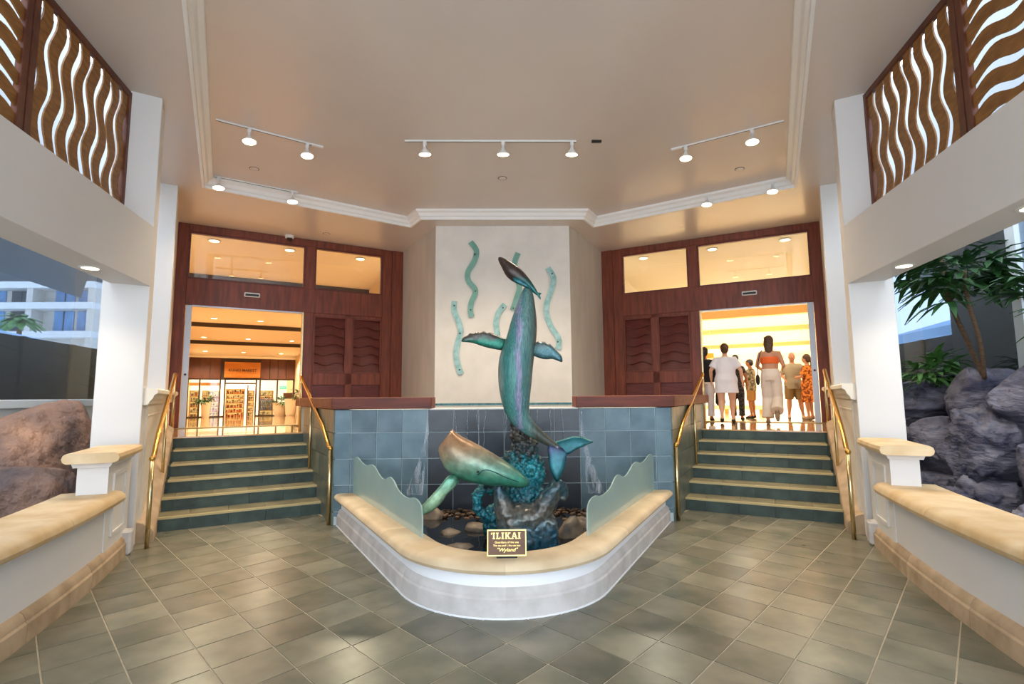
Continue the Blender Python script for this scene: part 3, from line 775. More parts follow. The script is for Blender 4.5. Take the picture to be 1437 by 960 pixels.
# wave base
tex = bpy.data.textures.new('lump', 'CLOUDS'); tex.noise_scale = .07
tex2 = bpy.data.textures.new('coral', 'CLOUDS'); tex2.noise_scale = .032
mb = MB()
mb.ell((.20, 5.10, .40), (.26, .22, .15)); mb.ell((.17, 5.06, .20), (.23, .24, .17))
mb.tube([(.08, 5.0, .30), (.0, 4.98, .48), (-.04, 5.0, .62), (-.06, 5.02, .755)], [.14, .10, .075, .045], 12)
mb.tube([(.24, 5.05, .32), (.36, 5.02, .50), (.45, 5.02, .64), (.53, 5.04, .76)], [.14, .11, .085, .06], 12)
mb.tube([(-.04, 5.02, .74), (-.1, 5.05, .745), (-.17, 5.08, .70)], [.045, .05, .03], 10)
mb.tube([(.50, 5.04, .70), (.56, 5.04, .70), (.585, 5.03, .62), (.55, 5.02, .56)], [.055, .055, .04, .03], 10)
wb = build(mb, 'wave_base', 'pat_base', ws)
remesh(wb, .016, 6); dm = wb.modifiers.new('d', 'DISPLACE'); dm.texture = tex; dm.strength = .035; dm.texture_coords = 'LOCAL'
tag(wb, 'glossy blue grey bronze wave curling up in two crests')
mb = MB().prism([(.22, .08), (.50, .08), (.485, .40), (.40, .44), (.26, .34)], lambda p, q, d: (p, d, q), 4.90, 5.25)
o = build(mb, 'rough_block', 'pat_base', ws, bevel=.02, seg=2); remesh(o, .016, 2); dm = o.modifiers.new('d', 'DISPLACE'); dm.texture = tex2; dm.strength = .03; dm.texture_coords = 'LOCAL'
mb = MB().tube([(-.12, 5.25, .62), (-.20, 5.22, .68), (-.27, 5.18, .60), (-.27, 5.17, .48), (-.20, 5.2, .40), (-.10, 5.22, .36)], [.05, .055, .05, .045, .05, .06], 10)
mb.ell((-.10, 5.28, .30), (.12, .12, .2))
o = build(mb, 'coral_arch', 'pat_coral', ws); remesh(o, .010, 1); dm = o.modifiers.new('d', 'DISPLACE'); dm.texture = tex2; dm.strength = .05; dm.texture_coords = 'LOCAL'
mb = MB()
for c, r in (((.16, 5.22, 1.18), (.10, .1, .12)), ((.20, 5.25, 1.02), (.14, .12, .15)), ((.15, 5.28, .88), (.17, .14, .14)), ((.24, 5.27, .78), (.17, .15, .16)), ((.2, 5.25, .58), (.2, .18, .22)), ((.06, 5.25, .95), (.07, .08, .06)), ((.33, 5.22, .90), (.06, .07, .07)), ((.12, 5.2, 1.28), (.05, .06, .06))):
    mb.ell(c, r)
o = build(mb, 'coral_column', 'pat_coral', ws); remesh(o, .011, 1); dm = o.modifiers.new('d', 'DISPLACE'); dm.texture = tex2; dm.strength = .07; dm.texture_coords = 'LOCAL'
tag(o, 'rough dark teal coral mass holding up the tall whale')

# ---- stones and pebbles in the pool
def rock_mesh(r, seed, sub=3, rough=.28, freq=1.3, facets=0., crack=0.):
    b = bmesh.new(); bmesh.ops.create_icosphere(b, subdivisions=sub, radius=1)
    off = Vector((seed*3.7, seed*1.3, seed*7.1))
    rr = random.Random(seed); planes = [(Vector((rr.gauss(0, 1), rr.gauss(0, 1), rr.gauss(0, 1))).normalized(), rr.uniform(.62, .9)) for _ in range(int(facets))]
    for v in b.verts:
        d = v.co.normalized()
        k = 1+rough*mnoise.noise(d*freq+off)+rough*.45*mnoise.noise(d*freq*2.7+off)+rough*.2*mnoise.noise(d*freq*6+off)-crack*max(0, .22-abs(mnoise.noise(d*freq*1.6+off*1.7)))*2-crack*.5*max(0, .15-abs(mnoise.noise(d*freq*4+off*.7)))*2
        p = d*k
        for nn, h in planes:
            e = p.dot(nn)-h
            if e > 0: p = p-nn*e*.85
        v.co = Vector((p.x*r[0], p.y*r[1], p.z*r[2]))
    vs = [tuple(v.co) for v in b.verts]; fs = [tuple(v.index for v in f.verts) for f in b.faces]; b.free()
    return vs, fs
def rock(name, c, r, seed, m, parent=None, sub=3, rough=.28, freq=1.3, facets=6, smooth=True, rot=0, crack=0.):
    vs, fs = rock_mesh(r, seed, sub, rough, freq, facets, crack)
    ca, sa = math.cos(rot), math.sin(rot)
    return build(MB().add([(c[0]+x*ca-y*sa, c[1]+x*sa+y*ca, c[2]+z) for x, y, z in vs], fs), name, m, parent, smooth=smooth)
for i, (x, y, rx, rz, lab) in enumerate(((-.56, 5.50, .12, .08, 'small tan stone in the water below the lower whale flipper'), (-.44, 5.00, .15, .07, 'flat pale stone in the water near the plaque'), (-.28, 5.62, .15, .13, 'grey stone in the water left of the bronze wave'), (-.12, 6.02, .09, .12, 'small tan stone behind the bronze wave'), (-.86, 6.20, .17, .14, 'brown stone by the tiled wall under the flipper'), (.66, 5.34, .16, .20, 'tan angular stone leaning on the bronze base'), (.86, 5.75, .22, .12, 'wide mossy stone beside the glass fin'))):
    o = rock('pool_stone', (x, y, .13), (rx, rx*.8, rz), 20+i, 'rock_pool', facets=5, rough=.25)
    tag(o, lab, 'stone', 'stones in the fountain pool')
rp = random.Random(11); mb = MB()
for i in range(260):
    x = rp.uniform(-1.0, 1.25); y = 6.5-abs(rp.gauss(0, .16))-.02
    r = rp.uniform(.018, .04)
    mb.ell((x, y, .155+rp.uniform(0, .035)), (r, r*.8, r*.6), 7, 4)
tag(build(mb, 'pool_pebbles', 'pebble', smooth=True), 'brown pebbles heaped along the foot of the wet tiled wall', 'pebbles', None, 'stuff')

# ---- plaque
def text_mesh(s, size, font_bold=False, extrude=.001, shear=0.):
    cu = bpy.data.curves.new('txt', 'FONT'); cu.body = s; cu.size = size; cu.extrude = extrude; cu.align_x = 'CENTER'; cu.align_y = 'CENTER'; cu.shear = shear
    if font_bold: cu.offset = size*.02
    o = bpy.data.objects.new('txt', cu); COL.objects.link(o)
    dg = bpy.context.evaluated_depsgraph_get(); me = bpy.data.meshes.new_from_object(o.evaluated_get(dg))
    bpy.data.objects.remove(o); return me
def place_text(s, size, M, m, parent, name='lettering', bold=False, shear=0., sx=1.):
    me = text_mesh(s, size, bold, .0012, shear)
    me.transform(M @ Matrix.Diagonal((sx, 1, 1, 1)))
    if M.determinant() < 0: me.flip_normals()
    me.materials.clear(); me.materials.append(MATS[m])
    o = bpy.data.objects.new(name, me); COL.objects.link(o); o.parent = parent; o.location = -wloc(parent)
    return o
pq = empty('plaque', (.01, 3.92, .388), "brown metal plaque with gold border and gold lettering on the basin rim", 'plaque')
tl = R(14); MP = Matrix.Translation((.010, 3.905, .492)) @ Matrix.Rotation(R(90)-tl, 4, 'X')
def PF(p, q, d): v = MP @ Vector((p, q, d)); return tuple(v)
build(MB().fbox(PF, -.138, .138, -.089, .089, -.008, 0), 'plate', 'plaque_face', pq)
for q in ((-.143, .143, .083, .091), (-.143, .143, -.091, -.083), (-.143, -.136, -.083, .083), (.136, .143, -.083, .083)):
    build(MB().fbox(PF, q[0], q[1], q[2], q[3], -.009, .004), 'border', 'gold', pq)
def glyph(ch):
    b = lambda x0, x1, y0, y1: [(x0, y0), (x1, y0), (x1, y1), (x0, y1)]
    sl = lambda xa, xb, y0, y1, w: [(xa-w/2, y0), (xa+w/2, y0), (xb+w/2, y1), (xb-w/2, y1)]
    ser = lambda x, y: b(x-.17, x+.17, y, y+.13)
    if ch == "'": return [b(.06, .18, .68, 1)], .22
    if ch == 'I': return [b(.13, .33, 0, 1), ser(.23, 0), ser(.23, .87)], .5
    if ch == 'L': return [b(.13, .33, 0, 1), ser(.23, .87), b(.06, .66, 0, .14), b(.54, .66, 0, .32)], .74
    if ch == 'K': return [b(.13, .33, 0, 1), ser(.23, 0), ser(.23, .87), sl(.36, .66, .42, .92, .16), sl(.70, .42, .06, .56, .18), ser(.72, 0), ser(.68, .87)], .94
    return [sl(.15, .42, .05, 1, .13), sl(.73, .46, .05, 1, .19), b(.25, .62, .28, .40), ser(.15, 0), ser(.73, 0)], .92
gx_ = -.118
for ch in "'ILIKAI":
    polys, adv = glyph(ch); gm = MB()
    for pgn in polys: gm.prism([(gx_+p*.052, .026+q*.044) for p, q in pgn], lambda p, q, d: PF(p, q, d), -.001, .002)
    build(gm, 'letter', 'gold', pq); gx_ += adv*.052
place_text("Guardians of the sea", .021, MP @ Matrix.Translation((0, .003, .001)), 'gold', pq)
place_text("The sea and I, the sea too", .019, MP @ Matrix.Translation((0, -.019, .001)), 'gold', pq)
place_text('"Wyland"', .036, MP @ Matrix.Translation((0, -.049, .001)), 'gold', pq, shear=.3, sx=1.1)
build(MB().box(-.065, .085, 3.885, 3.96, .386, .408), 'foot', 'black_plastic', pq, bevel=.004)
build(MB().add([(-.04, 3.92, .40), (.06, 3.92, .40), (.06, 3.93, .55), (-.04, 3.93, .55), (-.04, 3.965, .395), (.06, 3.965, .395)], [(0, 1, 2, 3), (0, 3, 4), (1, 5, 2), (3, 2, 5, 4), (0, 4, 5, 1)]), 'strut', 'black_plastic', pq)

# ---- glass wave ribbons on the panel
RIB = [([(-.65, 4.66), (-.53, 4.48), (-.57, 4.27), (-.70, 4.04), (-.69, 3.86), (-.55, 3.66), (-.63, 3.42), (-.65, 3.25), (-.62, 3.13)], 'wave_glass', 'sea green wavy glass ribbon, uppermost on the plaster panel', [(-.56, 4.40), (-.55, 3.65), (-.645, 3.27)]),
       ([(-.97, 3.45), (-.97, 3.25), (-.89, 3.05), (-.84, 2.85), (-.89, 2.65), (-.93, 2.41), (-.89, 2.17), (-.83, 2.0)], 'wave_glass_pale', 'pale bubbled wavy glass ribbon left of the whale flipper tip', [(-.97, 3.36), (-.855, 2.8), (-.86, 2.08)]),
       ([(.31, 4.43), (.24, 4.23), (.27, 3.98), (.33, 3.73), (.27, 3.49), (.19, 3.26)], 'wave_glass', 'sea green wavy glass ribbon behind the whale calf', [(.24, 4.2), (.205, 3.3)]),
       ([(.04, 3.38), (-.09, 3.21), (-.14, 3.01), (-.12, 2.82), (-.10, 2.64)], 'wave_glass_pale', 'short pale glass ribbon above the left whale flipper', [(.0, 3.31), (-.12, 2.75)]),
       ([(.91, 4.12), (1.02, 3.9), (.95, 3.61), (.87, 3.36), (.87, 3.16), (.96, 2.92), (1.10, 2.68), (1.08, 2.48)], 'wave_glass_pale', 'long wavy glass ribbon right of the tall whale', [(.99, 4.0), (1.08, 2.62)])]
for pts, m, lab, bolts in RIB:
    P3 = cspline(pts, 6); w = .055; v = []; f = []
    for i, (x, z) in enumerate(P3):
        a = Vector(P3[max(i-1, 0)]); b = Vector(P3[min(i+1, len(P3)-1)]); t = (b-a).normalized(); nx, nz = -t.y*w, t.x*w
        v += [(x-nx, GY-.05, z-nz), (x+nx, GY-.05, z+nz), (x+nx, GY-.036, z+nz), (x-nx, GY-.036, z-nz)]
    for i in range(len(P3)-1):
        a = i*4; b = a+4
        f += [(a, a+1, b+1, b), (a+1, a+2, b+2, b+1), (a+2, a+3, b+3, b+2), (a+3, a, b, b+3)]
    f += [(0, 3, 2, 1), (len(v)-4, len(v)-3, len(v)-2, len(v)-1)]
    r = empty('glass_ribbon', (P3[-1][0], GY-.04, P3[-1][1]), lab, 'wall glass', 'glass wave ribbons on the plaster panel')
    build(MB().add(v, f), 'ribbon', m, r)
    for x, z in bolts:
        build(MB().tube([(x, GY, z), (x, GY-.062, z)], .016, 10), 'standoff_bolt', 'dark_metal', r)

# ---- brass handrails
def handrail(side, inner):
    n = Vector((side*SPH, CPH, 0))
    if inner: st = Vector((side*2.17, 6.58, 0)); T = 2.76; mid = 1.62
    else: st = Vector((side*3.75, 5.655, 0)); T = 2.72; mid = 1.45
    def P(t, z): return st+n*t+Vector((0, 0, z))
    hn, ht = .925, ZL+.94
    lab = 'brass handrail %s of the %s stairs' % ('on the fountain side' if inner else 'on the outer wall side', 'shop hall' if side < 0 else 'bright hall')
    r = empty('handrail', P(0, 0), lab, 'handrail', 'brass stair handrails')
    pts = cspline([P(0, hn), P(.12, hn+.015), P(.24, hn+.08), P(.6, hn+.265)], 5)+[tuple(P(T-.12, ht-.05))]+cspline([P(T-.12, ht-.05), P(T-.03, ht-.0), P(T, ht-.035)], 4)[1:]
    build(MB().tube(pts, .026, 12), 'rail', 'brass', r, smooth=True)
    build(MB().tube([P(0, 0), P(0, hn)], .022, 12), 'post', 'brass_pale', r, smooth=True)
    build(MB().tube([P(T, ZL-.01), P(T, ht-.02)], .02, 12), 'post', 'brass_pale', r, smooth=True)
    t0 = (AY-5.655)/CPH if not inner else .79
    tt = mid; k = int((tt-(.75 if inner else .72))/RUN)+1
    zt = k*RISE
    fr = (tt-.6)/(T-.12-.6); zr_ = hn+.265+fr*(ht-.05-hn-.265)
    build(MB().tube([P(tt, zt-.02), P(tt, zr_)], .018, 12), 'post', 'brass_pale', r, smooth=True)
    build(MB().ell(P(0, hn), (.03, .03, .03)), 'end_knob', 'brass', r, smooth=True)
for side in (-1, 1):
    for inner in (True, False): handrail(side, inner)

# ================================================================== LIGHT FITTINGS
WARM = (1.0, .82, .60)
TRK = [((-1.38, 6.98), (1.05, 6.98), [(-1.10, 0), (.01, 0), (.99, 0)], 'white track light with three spotlights facing the fountain panel'),
       ((-3.72, 6.42), (-2.62, 7.15), [.30, .86], 'white two lamp ceiling track on the shop hall side, nearer the entrance'),
       ((-4.70, 8.14), (-3.63, 8.82), [.06, .95], 'white two lamp ceiling track at the tray corner by the shop hall doors'),
       ((3.73, 6.42), (2.52, 7.21), [.27, .88], 'white two lamp ceiling track on the bright hall side, nearer the entrance'),
       ((4.64, 8.30), (3.46, 9.10), [.05, .80], 'white two lamp ceiling track at the tray corner by the bright hall doors')]
def spot_head(loc, parent, aim):
    # local geometry points down -Z, tilted toward aim
    x, y, z = loc
    q = Vector(aim).to_track_quat('-Z', 'Y').to_matrix().to_4x4()
    top = MB().lathe([(.012, 0), (.028, -.004), (.028, -.05), (.016, -.06), (.016, -.085)], (x, y, z), 14)
    h = build(top, 'lamp_holder', 'white_plastic', parent, smooth='auto')
    c = Vector((x, y, z-.08))
    def T(mb):
        mb.v = [tuple(c+(q @ Vector(v))) for v in mb.v]; return mb
    build(T(MB().lathe([(.018, .01), (.024, -.02), (.034, -.035), (.074, -.085), (.085, -.10), (.083, -.104)], (0, 0, 0), 18)), 'reflector', 'white_plastic', h, smooth='auto')
    build(T(MB().lathe([(.004, -.118), (.045, -.114), (.082, -.1045), (.082, -.100)], (0, 0, 0), 18)), 'bulb_face', 'bulb', h, smooth=True)
    d = q @ Vector((0, 0, -1))
    lamp('spot_lamp', 'SPOT', tuple(c+d*.13), 170 if abs(x) < 2 else 95, WARM, h, spot_size=R(135 if abs(x) < 2 else 105), spot_blend=.8, shadow_soft_size=.06, aim=tuple(d))
for a, b, hs, lab in TRK:
    A, B = Vector((*a, ZT)), Vector((*b, ZT))
    r = empty('track_light', (A+B)/2, lab, 'track light', 'ceiling track lights'); d = (B-A).normalized(); nn = Vector((-d.y, d.x, 0))
    F = lambda p, q, z: tuple(A+d*p+nn*q+Vector((0, 0, z-ZT)))
    build(MB().fbox(F, 0, (B-A).length, -.011, .011, ZT-.022, ZT+.004), 'track_rail', 'white_plastic', r)
    build(MB().fbox(F, 0, (B-A).length, -.006, .006, ZT-.0235, ZT-.021), 'rail_slot', 'dark_metal', r)
    build(MB().fbox(F, (B-A).length+.22 if len(hs) == 3 else (B-A).length-.12, (B-A).length+.36 if len(hs) == 3 else (B-A).length+.03, -.02, .02, ZT-.026, ZT+.004), 'power_feed', 'dark_metal' if len(hs) == 3 else 'white_plastic', r)
    for h in hs:
        p = Vector((h[0], A.y, ZT-.022)) if isinstance(h, tuple) else A.lerp(B, h)-Vector((0, 0, .022))
        tgt = Vector((p.x*.8, p.y+.6, 1)) if abs(p.x) < 2 else Vector((p.x*.9, p.y-.3, 1))
        spot_head(tuple(p), r, tgt-p)
for x, y, z, lab in ((-3.93, 7.9, ZT, 'round ceiling speaker in the tray on the shop hall side'), (0, 8.25, ZT, 'round ceiling sprinkler plate above the whale calf'), (3.82, 7.9, ZT, 'round ceiling speaker in the tray on the bright hall side'), (-3.73, 10.68, ZC, 'small round sprinkler plate above the shop hall doors')):
    r = empty('ceiling_disc', (x, y, z), lab, 'ceiling fitting')
    build(MB().lathe([(.0, -.008), (.05, -.012), (.062, -.008), (.065, .003), (0, .003)], (x, y, z), 20), 'disc', 'ceiling_paint', r, smooth='auto')
    build(MB().lathe([(.066, .003), (.066, -.004), (.074, -.004), (.074, .003)], (x, y, z), 20), 'ring', 'dark_metal', r)
def dome(loc, lab):
    r = empty('dome_camera', loc, lab, 'security camera')
    build(MB().lathe([(.09, .004), (.09, -.045), (.085, -.06), (.06, -.065)], loc, 20), 'housing', 'white_plastic', r, smooth='auto')
    build(MB().lathe([(.062, -.06), (.058, -.085), (.04, -.105), (.012, -.115)], loc, 18), 'lens_dome', 'black_plastic', r, smooth=True)
dome((-4.55, 10.80, ZC), 'white dome security camera above the shop hall doors')
for side, a, lab in ((-1, .8, 'recessed round downlight under the plaster beam on the shop hall side'), (1, .78, 'recessed round downlight under the beam close to the bright hall pier'), (1, 2.40, 'recessed round downlight under the beam toward the entrance')):
    x, y, z = SF(side)(a, .19, 2.8)
    r = empty('recessed_downlight', (x, y, z), lab, 'downlight', 'downlights under the side beams')
    build(MB().lathe([(.068, .003), (.068, -.006), (.09, -.006), (.09, .003)], (x, y, z), 20), 'trim_ring', 'white_plastic', r)
    build(MB().lathe([(.0, -.003), (.069, -.003), (.069, .002), (0, .002)], (x, y, z), 20), 'lens', 'downlight', r)
    lamp('downlight_lamp', 'SPOT', (x, y, z-.02), 22, WARM, r, spot_size=R(130), spot_blend=.7, shadow_soft_size=.06)

# ================================================================== SIDE GROTTOES
for side in (-1, 1):
    F = SF(side); nm = SIDE[side]
    g = build(MB().fbox(F, -6.5, 8, .3, 8, -.14, -.02), 'floor_grotto_'+nm, 'pond_bed'); tag(g, 'dark pond bed beyond the low wall', None, None, 'structure')
    pl = [F(5, .5, 0)[:2], F(.3, .5, 0)[:2], NS(side)(.3, .46, 0)[:2], NS(side)(4.0, .46, 0)[:2], F(-4.3, 2.34, 0)[:2], F(5, 2.34, 0)[:2]]
    wq = build(MB().prism(pl, lambda p, q, d: (p, q, d), .1, .26), 'pond_water', 'water'); tag(wq, 'dark pond water beyond the low wall on the %s side' % ('brown boulder' if side < 0 else 'blue rock face'), 'water')
    # glazed wall
    w = empty('window_%d' % (1 if side < 0 else 2), F(0, 2.4, 0), 'fixed glazing behind the %s' % ('brown boulders' if side < 0 else 'rock face and palms'), None, None, 'structure')
    sz = 1.56 if side < 0 else 1.2
    build(MB().fbox(F, -6, 8, 2.36, 2.52, -.1, sz-.12), 'wall_below_glass', 'sill_white', w)
    build(MB().fbox(F, -6, 8, 2.30, 2.55, sz-.12, sz), 'sill', 'sill_white', w, bevel=.01)
    build(MB().fbox(F, -6, 8, 2.34, 2.48, 4.15, 4.25), 'head', 'sill_white', w)
    mulls = (-4.6, 1.0, 3.0) if side < 0 else (-1.13, 1.2, -5.9)
    ms = sorted(mulls)
    for a in ms: build(MB().fbox(F, a-.08, a+.08, 2.34, 2.48, sz, 4.15), 'mullion', 'sill_white' if side > 0 else 'alu_white', w)
    ed = [-6]+ms+[8]
    for a, b in zip(ed, ed[1:]): build(MB().fbox(F, a+.05, b-.05, 2.40, 2.412, sz, 4.16), 'pane', 'pane_dark', w)
    uw = build(MB().fbox(F, -6, 8, 2.36, 2.5, 4.25, 7.2), 'wall_upper_'+nm, 'outer_render'); tag(uw, 'pale outer wall behind the fretwork screens', None, None, 'structure')
    # partition seen through the glass
    pt = empty('wall_partition_'+nm, F(0, 3.4, 0), 'dark panelled timber partition behind the glass', None, None, 'structure')
    ph = 2.62
    build(MB().fbox(F, -8.2, 6, 3.42, 3.5, 0, ph), 'backing', 'slate_wood', pt)
    a = -8.2
    while a < 5.6:
        build(MB().fbox(F, a, a+.12, 3.36, 3.44, 0, ph), 'stile', 'slate_wood', pt)
        nb = 6
        for k in range(nb):
            v = []; f = []; M = 8
            z0 = 1.45+k*.19
            for i in range(M+1):
                s = a+.14+(1.26)*i/M; dz = .03*math.sin(i/M*2*PI*1.2+k)
                v += [F(s, 3.395, z0+dz), F(s, 3.41, z0+.175+dz), F(s, 3.43, z0+.175+dz), F(s, 3.43, z0+dz)]
            for i in range(M):
                x0 = i*4; y0 = x0+4
                f += [(x0, x0+1, y0+1, y0), (x0+1, x0+2, y0+2, y0+1), (x0+3, x0, y0, y0+3)]
            if -7.5 < a < -1: build(MB().add(v, f), 'carved_board', 'slate_wood', pt)
        a += 1.4
    if side > 0:
        build(MB().fbox(F, -4.1, -2.6, 3.25, 3.5, 0, 4.2), 'tan_pier', 'tan_wall', pt)
    so = build(MB().prism([F(6, 2.55, 0)[:2], F(-4.2, 2.55, 0)[:2], F(-9.5, 5.4, 0)[:2], F(6, 5.4, 0)[:2]], lambda p, q, d: (p, q, d), 4.25, 4.4), 'ceiling_outer_'+nm, 'dark_soffit'); tag(so, 'dark outer canopy above the glazed wall', None, None, 'structure')

# ---- boulders
FL = SF(-1); FRt = SF(1)
for a, b, z, r, sd, rot, lab in ((-1.0, 1.55, .62, (1.35, .72, .98), 3, 1.75, 'big brown boulder rising behind the low wall'),
                            (.15, .98, .38, (.72, .48, .68), 8, 1.8, 'blocky pinkish brown boulder in the pond against the low wall'),
                            (1.35, 1.45, .55, (.62, .6, .55), 12, .5, 'dark bluish boulder in shade behind the blocky one'),
                            ):
    o = rock('boulder', FL(a, b, z), r, sd, 'rock_brown' if lab.find('bluish') < 0 else 'rock_blue', sub=5, rough=.2, freq=1.1, facets=16, rot=rot, crack=.18)
    tag(o, lab, 'boulder', 'boulders in the pond below the hotel window')
BR = [(-2.3, 1.85, 1.38, (.85, .6, .52), 31, 'wide ledge rock on top beside the white pier'), (-1.1, 1.9, 1.42, (.8, .6, .45), 32, 'rounded top rock below the palm stems'),
      (.0, 1.8, 1.50, (.62, .55, .48), 33, 'high domed rock on top toward the entrance'), (1.1, 1.7, 1.35, (.7, .55, .55), 34, 'top rock beyond the domed one'),
      (-2.35, 1.6, .75, (.75, .5, .52), 35, 'dark mid rock face beside the white pier'), (-1.35, 1.55, .86, (.66, .5, .46), 36, 'broad layered mid rock below the palms'),
      (-.35, 1.5, .92, (.62, .5, .50), 37, 'bulging mid rock streaked with white'), (.65, 1.5, .80, (.66, .5, .5), 38, 'mid rock toward the entrance'),
      (-2.1, 1.55, .30, (.4, .36, .36), 39, 'low wet rock by the water next to the newel'), (-1.2, 1.28, .32, (.55, .4, .34), 40, 'low brown rock with splash marks at the water'),
      (-.2, 1.3, .33, (.55, .4, .33), 41, 'low ledge rock at the water line'), (.75, 1.25, .30, (.55, .4, .36), 42, 'low rock at the water toward the entrance')]
for a, b, z, r, sd, lab in BR:
    o = rock('rock', FRt(a, b, z), (r[0]*.75, r[1], r[2]), sd, 'rock_blue', sub=5, rough=.28, freq=1.4, facets=14, crack=.3, rot=BRAND.uniform(1.2, 1.9)); tag(o, lab, 'rock', 'rocks of the waterfall face')

# ---- lady palms
def frond(base, az, el, L, n, m, parent, rr):
    """fan leaf: petiole then n leaflets"""
    mb = MB(); b = Vector(base)
    d = Vector((math.cos(az)*math.cos(el), math.sin(az)*math.cos(el), math.sin(el)))
    tip = b+d*L*.45
    mb.tube([b, b+d*L*.25+Vector((0, 0, .01)), tip], .005, 5)
    sd = Vector((-math.sin(az), math.cos(az), 0))
    for k in range(n):
        a = (k/(n-1)-.5)*R(150)
        dd = (d*math.cos(a)+sd*math.sin(a)).normalized()
        ll = L*.75*(1-.25*abs(k/(n-1)-.5)*2)*rr.uniform(.85, 1.1); w = L*.06
        s2 = dd.cross(Vector((0, 0, 1))); s2.normalize()
        dr = rr.uniform(.3, .6)
        pts = [(tip+dd*ll*t-Vector((0, 0, dr*ll*t*t)), w*wd) for t, wd in ((0, .25), (.3, 1), (.65, .9), (1, .12))]
        v = []; f = []
        for p, ww in pts: v += [tuple(p-s2*ww), tuple(p-Vector((0, 0, .012*L))), tuple(p+s2*ww)]
        for i in range(3):
            x = i*3; f += [(x, x+1, x+4, x+3), (x+1, x+2, x+5, x+4)]
        mb.add(v, f)
    return build(mb, 'frond', m, parent)
def palm(name, base, stem, nf, L, lab, seed, m='leaf', az0=None, cat='palm', grp='lady palms on the rock face', eln=(-.1, .9)):
    rr = random.Random(seed); r = empty(name, base, lab, cat, grp)
    for pts, rad in stem: build(MB().tube(cspline(pts, 4), rad, 7), 'stem', 'stem', r, smooth=True)
    tops = [s[0][-1] for s in stem] or [base]
    for i in range(nf):
        t = tops[i % len(tops)]; dz = rr.uniform(-.55, .0) if stem else 0
        frond((t[0]+rr.uniform(-.03, .03), t[1]+rr.uniform(-.03, .03), t[2]+dz*(L*1.1)), rr.uniform(0, 2*PI), rr.uniform(*eln), L*rr.uniform(.8, 1.15), rr.choice((6, 7, 8)), m, r, rr)
    return r
p0 = FRt(-.85, 1.75, 1.72)
palm('lady_palm', p0, [([p0, FRt(-1.05, 1.72, 2.2), FRt(-1.28, 1.7, 2.75), FRt(-1.38, 1.7, 3.35)], .028)], 17, .74, 'tall lady palm with a leaning ringed stem reaching the beam', 5)
p1 = FRt(-.78, 1.7, 1.72)
palm('lady_palm', p1, [([p1, FRt(-.72, 1.66, 2.15), FRt(-.80, 1.62, 2.7), FRt(-.80, 1.62, 3.05)], .024)], 17, .74, 'shorter lady palm with a straight stem beside the leaning one', 6)
p2 = FRt(-2.0, 1.75, 1.72)
palm('palm_clump', p2, [], 20, .62, 'bushy low palm clump on the rock beside the white pier', 7, 'leaf_light', eln=(.1, 1.1))
p3 = FRt(.35, 1.75, 1.85)
palm('palm_clump', p3, [([p3, FRt(.36, 1.75, 2.2), FRt(.38, 1.75, 2.6)], .02)], 16, .65, 'dark leafy palm on the domed rock toward the entrance', 9, eln=(-.2, .9))

# ---- hotel and palm added for reflections in the left glazing; canopies beyond it
hb = empty('reflected_hotel', (-53, 62, 0), 'pale hotel block with balcony slabs and blue windows standing in for its reflection in the glazing', 'building')
build(MB().box(-75, -47.4, 61.2, 70, 0, 15.0), 'wall', 'hotel_wall', hb)
for z in (14.4, 11.95, 8.6):
    build(MB().box(-75, -47.2, 59.4, 61.4, z, z+.75), 'balcony_slab', 'wall_white', hb)
for x in (-75, -66, -54.6, -47.6):
    build(MB().box(x-.35, x+.35, 59.6, 61.3, 0, 15.2), 'fin_wall', 'hotel_wall', hb)
for z0, z1 in ((12.75, 14.35), (9.4, 11.9)):
    for x0 in (-72, -69, -64, -61, -58, -52.9, -50.2):
        wn = build(MB().box(x0, x0+2.3, 61.08, 61.22, z0, z1), 'window', 'hotel_pane' if x0 != -58 else 'hotel_dark', hb)
        build(MB().box(x0+1.1, x0+1.2, 61.02, 61.1, z0, z1), 'glazing_bar', 'hotel_dark', wn)
build(MB().box(-75, -47, 59.4, 61.3, 15.2, 16.4), 'parapet', 'hotel_dark', hb)
tr = empty('reflected_palm', (-46.5, 50, 0), 'round crowned green palm standing in for its reflection before the hotel block', 'tree')
build(MB().tube([(-46.5, 50, 0), (-46.4, 50, 5), (-46.5, 50, 9.2)], [.3, .22, .18], 8), 'trunk', 'stem', tr)
rr = random.Random(4); 
for i in range(40):
    az = rr.uniform(0, 2*PI); el = rr.uniform(-.3, 1.2); L = rr.uniform(1.4, 2.2)
    d = Vector((math.cos(az)*math.cos(el), math.sin(az)*math.cos(el), math.sin(el)*.8))
    b0 = Vector((-46.5, 50, 9.2)); s = d.cross(Vector((0, 0, 1))).normalized(); v = []; f = []
    for t, w in ((0, .1), (.35, .4), (.7, .32), (1, .05)):
        p = b0+d*L*t-Vector((0, 0, .5*L*t*t)); v += [tuple(p-s*w), tuple(p+Vector((0, 0, .08))), tuple(p+s*w)]
    for k in range(3): x = k*3; f += [(x, x+1, x+4, x+3), (x+1, x+2, x+5, x+4)]
    build(MB().add(v, f), 'palm_leaf', 'leaf_light', tr)
